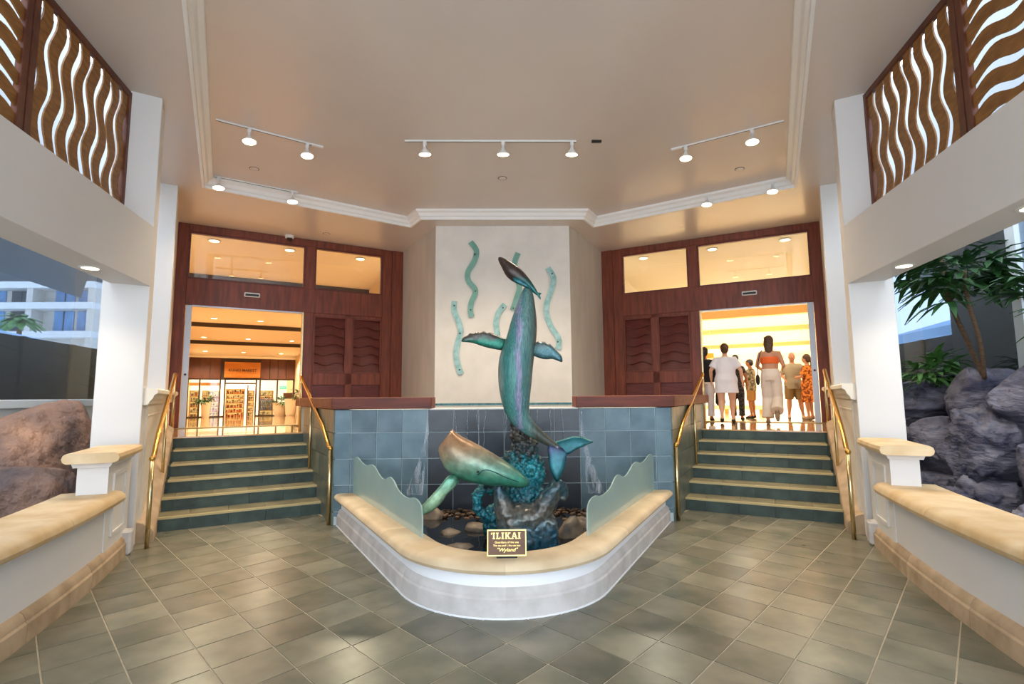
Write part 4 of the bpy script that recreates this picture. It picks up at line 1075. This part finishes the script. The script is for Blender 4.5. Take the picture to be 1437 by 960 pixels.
def canopy(name, side, a0, a1, b, z0, z1, lab):
    F = SF(side)
    v = [F(a0, b, z0), F(a1, b, z0), F(a1, b+3, z0), F(a0, b+3, z0), F((a0+a1)/2-.6, b+1.5, z1), F((a0+a1)/2+.6, b+1.5, z1),
         F(a0, b, z0-.25), F(a1, b, z0-.25), F(a1, b+3, z0-.25), F(a0, b+3, z0-.25)]
    r = empty(name, F((a0+a1)/2, b+1.5, 0), lab, 'canopy')
    build(MB().add(v, [(0, 1, 5, 4), (1, 2, 5), (2, 3, 4, 5), (3, 0, 4), (6, 7, 1, 0), (7, 8, 2, 1), (8, 9, 3, 2), (9, 6, 0, 3), (9, 8, 7, 6)]), 'roof_cloth', 'canopy_blue', r)
    for aa, bb in ((a0+.1, b+.1), (a1-.1, b+.1), (a0+.1, b+2.9), (a1-.1, b+2.9)):
        build(MB().tube([F(aa, bb, -.05), F(aa, bb, z0-.1)], .05, 8), 'leg', 'white_plastic', r)
canopy('tent_canopy', -1, -11.5, -6.0, 5.8, 2.95, 3.4, 'pale blue peaked tent roof in front of the hotel block')
canopy('tent_canopy', 1, -12.5, -6.3, 5.8, 3.3, 3.8, 'pale blue tent roof seen past the palms')

# ================================================================== UPPER HALLS BEYOND THE DOORS
def hall(side):
    F = DW(side); shop = side < 0
    zf = lambda t: ZL-.0225*t
    zc = lambda t: 5.25-.0595*t
    nm = SIDE[side]
    def slab(name, s0, s1, t0, t1, zlo, zhi, m, lab):
        v = [F(s, t, zz(t)) for zz in (zlo, zhi) for t in (t0, t1) for s in (s0, s1)]
        o = build(MB().add(v, [(0, 1, 3, 2), (4, 6, 7, 5), (0, 4, 5, 1), (2, 3, 7, 6), (0, 2, 6, 4), (1, 5, 7, 3)]), name, m)
        return tag(o, lab, None, None, 'structure')
    s0, s1 = -.7, 5.0
    slab('floor_hall_'+nm, s0, s1, .0, 26, lambda t: zf(t)-.1, lambda t: zf(t)-.002, 'hall_floor' if shop else 'hall_floor_pale', 'polished stone floor of the hall beyond the doors')
    slab('ceiling_hall_'+nm, s0, s1, .12, 26 if shop else 8.8, zc, lambda t: zc(t)+.1, 'hall_ceiling', 'ceiling of the hall beyond the doors')
    if not shop: slab('ceiling_hall_far', s0, s1, 8.8, 26, zc, lambda t: zc(t)+.1, 'hall_ceiling_white', 'white ceiling deeper in the bright hall')
    slab('wall_hall_inner_'+nm, s1-.1, s1+.1, .17, 26, lambda t: 0, lambda t: 5.3, 'hall_wall' if shop else 'hall_wall_white', 'side wall of the hall beyond the doors')
    slab('wall_hall_outer_'+nm, s0-.1, s0+.1, .17, 26, lambda t: 0, lambda t: 5.3, 'hall_wall' if shop else 'hall_wall_white', 'far side wall of the hall')
    slab('wall_hall_front_'+nm, s0, -.02, .02, .2, lambda t: 0, lambda t: 5.3, 'hall_wall', 'wall beside the wooden door wall')
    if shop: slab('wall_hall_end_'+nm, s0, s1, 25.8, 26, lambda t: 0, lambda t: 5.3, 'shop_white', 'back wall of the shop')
    else: slab('wall_hall_end_'+nm, s0, s1, 23, 23.2, lambda t: 0, lambda t: 5.3, 'hall_wall_white', 'bright end wall of the hall')
    for i, t in enumerate((4.6, 7.6, 11.8, 16.4) if shop else (3.1, 8.7, 13.1, 17.8)):
        hh = .16 if shop else (.35 if i == 1 else .18)
        if not shop and i in (0,): continue
        o = build(MB().fbox(F, s0, s1, t, t+(.16 if shop else .3), zc(t)-hh, zc(t)+.02), 'trim_beam', 'beam_dark' if shop else 'beam_tan')
        tag(o, 'dark ceiling beam across the shop hall' if shop else 'tan ceiling beam across the bright hall', None, None, 'structure')
    # downlights in the ceiling; the bright hall ones added in place of window daylight
    k = 0
    for t, row in ((1.6, 'row just behind the door wall'), (5.6, 'row before the deep middle beam' if not shop else 'row before the second beam'), (10.8, 'row behind the middle beam' if not shop else 'row behind the second beam'), (15.4, 'row before the last beam'), (20.0, 'row behind the last beam')):
        for s, wh in zip((.6, 2.2, 3.9) if t < 12 else (.2, 2.0, 3.9), ('outer one', 'middle one', 'inner one')):
            x, y, z = F(s, t, zc(t))
            r = empty('hall_downlight', (x, y, z), '%s of the downlights in the %s ceiling (bright hall ones added), %s' % (wh, 'shop hall' if shop else 'bright hall', row), 'downlight', 'downlights in the %s ceiling' % ('shop hall' if shop else 'bright hall'))
            build(MB().lathe([(.0, -.012), (.10, -.012), (.10, .0), (0, .0)], (x, y, z-.004), 16), 'lens', 'downlight', r)
            build(MB().lathe([(.10, .0), (.10, -.016), (.135, -.016), (.135, .0)], (x, y, z-.002), 16), 'trim_ring', 'white_plastic', r)
            if k % 2 == 0:
                lamp('hall_lamp', 'SPOT', (x, y, z-.03), (520 if shop else (260 if t < 8 else 1100)), (1, .82, .58) if shop else (1, .88, .70), r, shadow_soft_size=.12, spot_size=R(150), spot_blend=.5)
            k += 1
    return F, zf, zc
FS, zfs, zcs = hall(-1)
FB, zfb, zcb = hall(1)
dome(tuple(FB(1.55, 1.0, zcb(1.0)))[:3], 'white dome security camera on the bright hall ceiling')

# ---- shop front
sf = empty('shop_front', FS(2, 22, .49), 'timber shop front with glazed bays and a lettered sign board', 'shop front')
def sp_(name, a, b, z0, z1, m, t0=21.9, t1=22.1, parent=None, bev=0):
    return build(MB().fbox(FS, a, b, t0, t1, z0, z1), name, m, parent or sf, bevel=bev)
for i, (a, b) in enumerate(((-.6, -.02), (-.02, .45), (.45, .98), (3.02, 3.5), (3.5, 3.95), (3.95, 4.4), (4.4, 4.9))):
    sp_('fascia_board', a+.012, b-.012, 2.66, 3.86, 'shop_wood', 21.86, 22.1)
sp_('fascia_back', -.6, 4.9, 2.6, 3.9, 'beam_dark', 21.95, 22.12)
sp_('cornice', -.6, 4.9, 3.84, 4.0, 'hall_ceiling_white', 21.8, 22.15)
sb = sp_('sign_board', 1.15, 3.0, 2.72, 3.62, 'sign_wood', 21.78, 21.95)
ang = math.atan2(FS(1, 0, 0)[1]-FS(0, 0, 0)[1], FS(1, 0, 0)[0]-FS(0, 0, 0)[0])
MS = Matrix.Translation(FS(2.08, 21.77, 3.14)) @ Matrix.Rotation(ang, 4, 'Z') @ Matrix.Rotation(R(90), 4, 'X')
place_text('KUHIO MARKET', .20, MS, 'beam_dark', sb, sx=1.0, bold=True)
for a in (-.58, -.02, .98, 1.22, 2.82, 3.02, 3.95, 4.85): sp_('mullion', a-.04, a+.04, .40, 2.68, 'beam_dark', 21.9, 22.05)
sp_('base_rail', -.6, 1.26, .40, .56, 'beam_dark'); sp_('base_rail', 2.8, 4.9, .40, .56, 'beam_dark')
sp_('door_head', 1.26, 2.78, 2.36, 2.44, 'beam_dark')
dl = sp_('door_leaf_frame', 2.36, 2.42, .48, 2.3, 'beam_dark', 21.92, 21.98)
for a, b in ((-.54, -.06), (.02, .94), (3.06, 3.91), (3.99, 4.81)): sp_('pane', a, b, .5, 2.66, 'pane', 21.97, 21.985)
rr = random.Random(8)
def shelf_unit(a, b, t, z0, z1, n, goods, lab):
    u = empty('shelf_unit', FS((a+b)/2, t, z0), lab, 'shelf', 'stocked shelves inside the shop')
    build(MB().fbox(FS, a, b, t+.3, t+.35, z0, z1), 'back_panel', 'shop_glow', u)
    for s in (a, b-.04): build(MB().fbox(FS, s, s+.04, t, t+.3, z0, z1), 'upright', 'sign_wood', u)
    for k in range(n+1):
        z = z0+(z1-z0)*k/n
        build(MB().fbox(FS, a, b, t, t+.3, z-.03, z), 'shelf_board', 'sign_wood', u)
    for k in range(n):
        mb = MB(); z = z0+(z1-z0)*k/n; s = a+.06
        while s < b-.12:
            w = rr.uniform(.06, .16); h = (z1-z0)/n*rr.uniform(.45, .8)
            mb.fbox(FS, s, s+w, t+.03, t+.22, z, z+h); s += w+rr.uniform(.01, .05)
        o = build(mb, 'packed_goods', goods[k % len(goods)], u); o['kind'] = 'stuff'
shelf_unit(1.3, 2.3, 23.2, .45, 2.1, 6, ['goods_red', 'goods_red', 'goods', 'goods_pale', 'goods_pale', 'goods'], 'shelf of red and tan packets behind the open shop door')
shelf_unit(-.5, .0, 23.0, .47, 2.0, 5, ['goods', 'goods_pale'], 'narrow shelf at the dark end of the shop window')
shelf_unit(.1, .95, 23.4, .47, 2.0, 5, ['goods_pale', 'goods'], 'shelf of pale packets in the wide shop window')
shelf_unit(3.1, 3.9, 23.6, .5, 2.0, 5, ['goods_pale', 'goods'], 'shelf of pale packets behind the clothes rail')
shelf_unit(2.45, 2.8, 23.0, .5, 2.0, 5, ['goods_pale'], 'slim shelf beside the open shop door')
cr_ = empty('clothes_rail', FS(3.3, 22.6, .47), 'rail of hanging blue grey garments in the shop window', 'clothes rail')
build(MB().tube([FS(3.05, 22.6, 1.5), FS(3.85, 22.6, 1.5)], .015, 6), 'rail', 'steel', cr_)
for s in (3.07, 3.83): build(MB().tube([FS(s, 22.6, .46), FS(s, 22.6, 1.5)], .015, 6), 'post', 'steel', cr_)
for i in range(7):
    s = 3.14+i*.1
    build(MB().prism([(-.13, 1.35), (0, 1.47), (.13, 1.35), (.12, .85), (-.12, .82)], lambda p, q, d: FS(s+d, 22.6+p, q), -.03, .03), 'garment', 'cloth_blue', cr_)
o = sp_('valance', -.55, .95, 2.28, 2.45, 'orange_sign', 22.6, 22.65); 
for a, z in ((.5, 2.55), (1.8, 2.6), (3.4, 2.5)):
    x, y, z = FS(a, 22.9, z+.4)
    lamp('shop_lamp', 'POINT', (x, y, z), 60, (1, .82, .5), sf, shadow_soft_size=.2)
tag(slab_ := build(MB().fbox(FS, -.6, 4.9, 21.9, 25.9, 3.9, 4.0), 'ceiling_shop', 'hall_ceiling_white'), 'shop ceiling', None, None, 'structure')
# planters outside the shop
def planter(s, t, h, r, lab, plant, seed):
    b = FS(s, t, zfs(t)); q = empty('planter', b, lab, 'planter', 'white planters outside the shop')
    build(MB().lathe([(r*.62, 0), (r*.7, .04), (r*.92, h*.9), (r, h), (r*.9, h), (r*.88, h*.92), (0, h*.9)], b, 18), 'pot', 'pot_white', q, smooth='auto')
    if plant:
        rq = random.Random(seed); c = (b[0], b[1], b[2]+h*.9)
        for i in range(14): frond(c, rq.uniform(0, 2*PI), rq.uniform(.2, 1.2), rq.uniform(.5, .8), 6, 'leaf', q, rq)
planter(4.0, 20.6, .75, .42, 'white planter with an arching palm before the shop window', True, 1)
planter(4.5, 20.0, .95, .36, 'tall white urn by the side wall of the shop hall', False, 2)
planter(.35, 20.7, .8, .26, 'white planter with a palm by the edge of the doorway', True, 3)
planter(4.1, 12.5, .9, .3, 'white planter with a small palm by the jamb of the doorway', True, 5)
ms = empty('menu_stand', FS(4.45, 21.3, zfs(21.3)), 'dark framed notice on a post above the urn', 'sign')
build(MB().tube([FS(4.45, 21.3, zfs(21.3)), FS(4.45, 21.3, 1.75)], .02, 8), 'post', 'dark_metal', ms)
build(MB().fbox(FS, 4.22, 4.72, 21.26, 21.3, 1.5, 1.84), 'board', 'shop_wood', ms)
ex = empty('exit_sign', FS(4.2, 21.7, 2.05), 'small green lit exit sign by the shop window', 'sign')
build(MB().fbox(FS, 4.05, 4.45, 21.72, 21.78, 2.05, 2.27), 'housing', 'white_plastic', ex)
build(MB().fbox(FS, 4.07, 4.43, 21.70, 21.722, 2.07, 2.25), 'lit_face', 'exit_green', ex)
MS2 = Matrix.Translation(FS(4.25, 21.695, 2.16)) @ Matrix.Rotation(ang, 4, 'Z') @ Matrix.Rotation(R(90), 4, 'X')
place_text('EXIT', .13, MS2, 'white_plastic', ex)
# bright hall: orange sign, counter
og = build(MB().fbox(FB, 3.1, 3.9, 9.0, 9.06, 2.93, 3.12), 'hanging_sign', 'orange_sign'); tag(og, 'orange strip sign hanging in the bright hall', 'sign')
for s in (3.2, 3.8): build(MB().tube([FB(s, 9.03, 3.1), FB(s, 9.03, zcb(9)-.0)], .008, 6), 'hanger', 'steel', og)
ct = empty('low_bench', FB(2.6, 15, zfb(15)), 'low orange tan bench across the bright hall', 'bench')
build(MB().fbox(FB, 1.6, 4.88, 14.8, 15.3, zfb(15)+.2, zfb(15)+.40), 'seat', 'beam_tan', ct, bevel=.02)
for s in (1.8, 3.3, 4.8): build(MB().fbox(FB, s-.08, s+.08, 14.85, 15.25, zfb(15)-.01, zfb(15)+.21), 'leg', 'sign_wood', ct)

# ================================================================== PEOPLE
def lerp(a, b, t): return tuple(x+(y-x)*t for x, y in zip(a, b))
def person(loc, rotz, height, lab, skin='skin', arms=None, legs=None, hair=None, clothes=(), shoes='shoe_dark', face=False, build_k=1.0, lean=0.):
    """local frame: faces +Y, X to the right; joints laid out for 1.7 m then scaled"""
    k = height/1.70; ca, sa = math.cos(rotz), math.sin(rotz)
    r = empty('person', loc, lab, 'person', 'people in the bright hall')
    def T(mb):
        out = []
        for x, y, z in mb.v:
            y2 = y+lean*max(0, z-.9)
            x, y2, z = x*k, y2*k, z*k
            out.append((loc[0]+x*ca-y2*sa, loc[1]+x*sa+y2*ca, loc[2]+z))
        mb.v = out; return mb
    bk = build_k
    J = {'hipL': (-.085*bk, 0, .90), 'hipR': (.085*bk, 0, .90)}
    legs = legs or {}
    for s, sg in (('L', -1), ('R', 1)):
        J['knee'+s] = legs.get('knee'+s, (sg*.10, .01, .49)); J['ank'+s] = legs.get('ank'+s, (sg*.10, -.02, .085))
        J['toe'+s] = legs.get('toe'+s, tuple(Vector(J['ank'+s])+Vector((sg*.02, .15, -.055))))
        J['sh'+s] = (sg*.162*(.5+.5*bk), -.01, 1.365)
        a = (arms or {}).get(s, ((sg*.235*bk, -.03, 1.12), (sg*.25*bk, .05, .88)))
        J['el'+s], J['wr'+s] = a
    torso = [(0, 0, .84, .15*bk, .105*bk), (0, 0, .93, .168*bk, .12*bk), (0, .0, 1.06, .142*bk, .10*bk), (0, .005, 1.2, .155*bk, .105*bk), (0, 0, 1.32, .172*bk, .105), (0, -.01, 1.385, .128*(.5+.5*bk), .085), (0, -.01, 1.435, .075, .062)]
    def ring(x, y, z, rx, ry, n=16): return [(x+rx*math.cos(2*PI*i/n), y+ry*math.sin(2*PI*i/n), z) for i in range(n)]
    def torso_mb(z0=.84, z1=1.44, g=0., flare=0.):
        mb = MB(); rs = []
        zs = sorted(set([z0, z1]+[t[2] for t in torso if z0 < t[2] < z1]))
        for z in zs:
            for a, b in zip(torso, torso[1:]):
                if a[2] <= z <= b[2]:
                    u = (z-a[2])/(b[2]-a[2]); q = lerp(a, b, u); break
            else: q = torso[0] if z < torso[0][2] else torso[-1]
            fl = flare*max(0, (1.1-z))
            rs.append(ring(q[0], q[1], z, q[3]+g+fl, q[4]+g+fl*.8))
        return mb.loft(rs)
    def seg(mb, pts, rad, n=12): return mb.tube(pts, rad, n)
    b = torso_mb()
    seg(b, [(0, -.01, 1.40), (0, .0, 1.47), (0, .01, 1.54)], [.062, .052, .054])
    b.ell((0, .02, 1.605), (.078, .097, .115), 16, 12); b.ell((0, .045, 1.545), (.05, .06, .055), 12, 8)
    if True:
        b.ell((0, .112, 1.585), (.013, .02, .022), 8, 6)
        for sg in (-1, 1): b.ell((sg*.073, .01, 1.59), (.012, .02, .03), 8, 6)
    for s, sg in (('L', -1), ('R', 1)):
        sh, el, wr = J['sh'+s], J['el'+s], J['wr'+s]
        seg(b, [lerp((0, 0, 1.38), sh, .6), sh, lerp(sh, el, .5), el, lerp(el, wr, .4), wr], [.055, .054*bk, .046*bk, .037, .036, .025])
        d = (Vector(wr)-Vector(el)).normalized(); side_ = Vector((sg, 0, 0)); w = Vector(wr)
        pc = w+d*.05
        M = d.to_track_quat('Z', 'X').to_matrix()
        b.ell(pc, (.036, .018, .05), 10, 7, M)
        xs_ = M @ Vector((1, 0, 0)); ys_ = M @ Vector((0, 1, 0))
        for q in range(4):
            f0 = pc+d*.035+xs_*((q-1.5)*.018); L = (.062, .075, .07, .052)[q]
            b.tube([f0, f0+d*L*.55+ys_*.006, f0+d*L*.9+ys_*.022], [.0095, .009, .007], 7)
        t0 = w+d*.035+xs_*.03
        b.tube([t0, t0+d*.03+xs_*.022, t0+d*.055+xs_*.026+ys_*.01], [.011, .010, .008], 7)
        h, kn, an, to = J['hip'+s], J['knee'+s], J['ank'+s], J['toe'+s]
        seg(b, [h, lerp(h, kn, .35), kn, lerp(kn, an, .3), lerp(kn, an, .75), an], [.09*bk, .082*bk, .054*bk, .055*bk, .038, .033])
        seg(b, [lerp(an, to, -.25), an, lerp(an, to, .6), to], [.03, .038, .034, .022])
    body = build(T(b), 'body', skin, r); remesh(body, .0105*k, 3)
    def cloth(name, mb, m, vox=.014, sm=3):
        o = build(T(mb), name, m, r); remesh(o, vox*k, sm); return o
    for c in clothes:
        kind, m = c[0], c[1]; o = c[2] if len(c) > 2 else {}
        mb = MB()
        if kind in ('shirt', 'dress'):
            mb = torso_mb(o.get('z0', .80) if o.get('z0', .80) >= .84 else .84, 1.43, .022, o.get('flare', .06))
            if o.get('z0', .8) < .84:
                q = torso[0]; fl = o.get('flare', .06)
                mb.loft([ring(0, 0, z, q[3]+.022+fl*(1.1-z), q[4]+.022+fl*.8*(1.1-z)) for z in (o.get('z0', .8), .86)])
            sl = o.get('sleeve', .55)
            for s in 'LR':
                sh, el, wr = J['sh'+s], J['el'+s], J['wr'+s]
                if sl <= 1: mb.tube([lerp((0, 0, 1.38), sh, .5), sh, lerp(sh, el, sl)], [.06, .062*bk, .068*bk], 12)
                else: mb.tube([lerp((0, 0, 1.38), sh, .5), sh, el, lerp(el, wr, sl-1)], [.07, .072, .058, .045], 12)
        elif kind == 'halter':
            mb = torso_mb(1.17, 1.31, .012)
            for sg in (-1, 1): mb.tube([(sg*.11, .05, 1.30), (sg*.075, .03, 1.40), (0, -.055, 1.46)], .012, 6)
        elif kind in ('shorts', 'pants'):
            mb = torso_mb(.84, o.get('top', 1.03), .018)
            for s in 'LR':
                h, kn, an = J['hip'+s], J['knee'+s], J['ank'+s]
                wd = o.get('wide', 0.)
                if kind == 'shorts': mb.tube([h, lerp(h, kn, .5), lerp(h, kn, .95)], [.10*bk, .10*bk, .092*bk], 14)
                else: mb.tube([h, lerp(h, kn, .5), kn, lerp(kn, an, .55), lerp(kn, an, .93)], [.102*bk, .098*bk+wd*.3, .078+wd*.7, .074+wd, .078+wd*1.2], 14)
        elif kind == 'collar':
            mb.tube([(.06*math.cos(a), -.005+.055*math.sin(a), 1.44+.012*math.sin(a)) for a in [i*PI/6 for i in range(13)]], .016, 8)
        cloth({'halter': 'halter_top'}.get(kind, kind), mb, m)
    if hair:
        st, m = hair
        mb = MB()
        if st != 'bald':
            mb.ell((0, -.005, 1.632), (.089, .10, .104), 16, 12)
            mb.ell((0, -.04, 1.585), (.084, .068, .09), 14, 10)
        if st == 'bun': mb.ell((0, -.10, 1.61), (.042, .036, .05), 12, 8)
        if st == 'long':
            mb.loft([[(x*w, y-.055+.0*z, z) for x, y in [(math.cos(i*PI/6), .045*math.sin(i*PI/6)) for i in range(12)]] for z, w in ((1.38, .05), (1.45, .078), (1.54, .09), (1.62, .09))])
            mb.ell((-.07, -.02, 1.685), (.02, .02, .02), 8, 6)
        if st == 'tail': mb.tube([(0, -.08, 1.63), (0, -.13, 1.60), (0, -.12, 1.45), (0, -.09, 1.38)], [.03, .035, .03, .012], 10)
        if st == 'cap':
            mb = MB(); mb.ell((0, 0, 1.635), (.085, .10, .085), 16, 12)
            mb.loft([[(.075*math.cos(a), .07+.12*max(0, math.sin(a))*1.0, 1.635+dz) for a in [i*PI/8 for i in range(9)]] for dz in (0, .014)])
            ho = MB(); ho.ell((0, -.03, 1.585), (.076, .07, .07), 14, 10); cloth('hair', ho, 'hair_dark', .010, 1)
        if mb.v: cloth('cap' if st == 'cap' else 'hair', mb, m, .010, 2)
    for s in 'LR':
        an, to = Vector(J['ank'+s]), Vector(J['toe'+s]); mb = MB()
        d = (to-an); d2 = Vector((d.x, d.y, d.z))
        base = an+Vector((0, 0, -.045)) if abs(d.z) < .1 else an
        mb.tube([an-d2*.28+Vector((0, 0, -.045)) if abs(d.z) < .1 else an-d2*.2+Vector((0, -.03, 0)), lerp(base, to, .1), lerp(base, to, .6), to+d2*.12], [.036, .044, .044, .026], 10)
        cloth('shoe', mb, shoes, .012, 2)
    if face:
        for sg in (-1, 1): build(T(MB().ell((sg*.028, .098, 1.61), (.010, .006, .007), 8, 6)), 'eye', 'hair_dark', r)
        build(T(MB().ell((0, .105, 1.545), (.022, .006, .006), 8, 6)), 'mouth', 'skin_tan', r)
    return r, T
def face_dir(side, ds, dt):
    a = DW(side)(0, 0, 0); b = DW(side)(ds, dt, 0); return math.atan2(b[1]-a[1], b[0]-a[0])-PI/2
def at(s, t): x, y, z = FB(s, t, 0); return (x, y, zfb(max(t, 0)) if t > 0 else ZL)
AWAY = face_dir(1, 0, 1)
# woman in orange halter top, mid stride
pw, TW = person(at(1.03, -.50), AWAY-.1, 1.69, 'person in orange halter top and wide cream trousers walking in', 'skin',
       arms={'L': ((-.235, .0, 1.13), (-.20, .20, 1.08)), 'R': ((.235, .0, 1.13), (.20, .20, 1.08))},
       legs={'kneeL': (-.09, .10, .50), 'ankL': (-.09, .02, .085), 'kneeR': (.10, .05, .48), 'ankR': (.11, -.26, .24), 'toeR': (.115, -.29, .08)},
       hair=('long', 'hair_brown'), clothes=(('halter', 'top_orange'), ('pants', 'pants_cream', {'wide': .03, 'top': 1.07})), shoes='shoe_tan')
hbg = empty('shoulder_bag', at(1.24, -.52)[:2]+(ZL+.80,), 'small black shoulder bag with thin strap on the person in orange', 'bag')
build(TW(MB().ell((-.235, .02, .86), (.04, .09, .11), 14, 10)), 'pouch', 'cloth_black', hbg, smooth=True)
build(TW(MB().tube([(-.235, .02, .95), (-.20, -.09, 1.2), (-.15, -.09, 1.40), (-.13, .0, 1.445), (-.15, .11, 1.36), (-.235, .09, 1.1), (-.235, .05, .95)], .007, 6)), 'strap', 'cloth_black', hbg)
# woman in long white shirt
person(at(1.86, -.32), AWAY+.1, 1.60, 'person in loose white shirt and bare legs with hair in a bun', 'skin_pale',
       arms={'L': ((-.30, -.02, 1.13), (-.30, .10, .92)), 'R': ((.31, -.02, 1.12), (.33, .08, .88))},
       legs={'kneeL': (-.11, -.02, .47), 'ankL': (-.11, -.14, .12), 'toeL': (-.12, -.10, .03), 'kneeR': (.11, .06, .48), 'ankR': (.11, .06, .085)},
       hair=('bun', 'hair_brown'), clothes=(('shirt', 'shirt_white', {'z0': .64, 'flare': .10, 'sleeve': .72}), ('collar', 'shirt_white')), build_k=1.22)
# dark patterned person behind her
person(at(1.80, 1.5), AWAY, 1.52, 'person in black patterned outfit walking ahead of the white shirt', 'skin_tan', hair=('tail', 'hair_dark'),
       clothes=(('shirt', 'cloth_pattern', {'z0': .80}), ('pants', 'cloth_pattern')))
# person at the jamb, dark top and white trousers
pj_, TJ = person(at(2.33, .25), AWAY, 1.60, 'person in dark top and white trousers half hidden by the door leaf', 'skin_tan', hair=('tail', 'hair_dark'),
       clothes=(('shirt', 'cloth_black', {'z0': .90, 'sleeve': 1.6}), ('pants', 'shirt_white')))
bp_ = empty('backpack', at(2.12, .25)[:2]+(ZL+.30,), 'dark grey bag hanging from the hand of the person by the door leaf', 'bag')
build(TJ(MB().loft([[(.30+w*.5*math.cos(i*PI/6), .05+.10*math.sin(i*PI/6), z) for i in range(12)] for z, w in ((.36, .15), (.42, .22), (.62, .20), (.74, .13), (.78, .06))])), 'sack', 'cloth_black', bp_, smooth=True)
build(TJ(MB().tube([(.29, .05, .76), (.27, .06, .84), (.255, .05, .86)], .01, 6)), 'handle', 'cloth_black', bp_)
# man in cap and camouflage shirt, looking aside
person(at(1.62, 4.0), face_dir(1, .9, .3), 1.62, 'person in grey cap, mottled shirt and tan shorts looking aside', 'skin_tan',
       arms={'L': ((-.22, .02, 1.12), (-.12, .22, 1.05)), 'R': ((.22, .02, 1.12), (.12, .22, 1.05))},
       hair=('cap', 'cap_grey'), clothes=(('shirt', 'camo', {'z0': .80, 'sleeve': .85}), ('shorts', 'shorts_tan')), face=True)
# bald man facing the entrance, one arm out
person(at(.60, 3.4), face_dir(1, -.15, -1), 1.70, 'bald person in sage shirt and khaki shorts with one arm held out', 'skin',
       arms={'L': ((-.36, .06, 1.19), (-.46, .12, 1.02)), 'R': ((.24, .0, 1.12), (.20, .18, 1.0))},
       legs={'kneeL': (-.14, .02, .49), 'ankL': (-.19, 0, .085), 'kneeR': (.11, .02, .49), 'ankR': (.13, 0, .085)},
       hair=('bald', 'skin'), clothes=(('shirt', 'shirt_sage', {'z0': .78, 'sleeve': .8}), ('shorts', 'khaki')), face=True, build_k=1.12, shoes='shoe_tan')
# woman in orange floral dress at the outer jamb
person(at(.28, 3.0), face_dir(1, .8, .4), 1.60, 'person in orange floral dress by the outer door jamb', 'skin',
       arms={'L': ((-.23, .05, 1.13), (-.10, .22, 1.12)), 'R': ((.23, .05, 1.13), (.10, .22, 1.12))},
       hair=('tail', 'hair_brown'), clothes=(('dress', 'floral', {'z0': .46, 'flare': .10, 'sleeve': .8}),), shoes='shoe_tan', face=True)
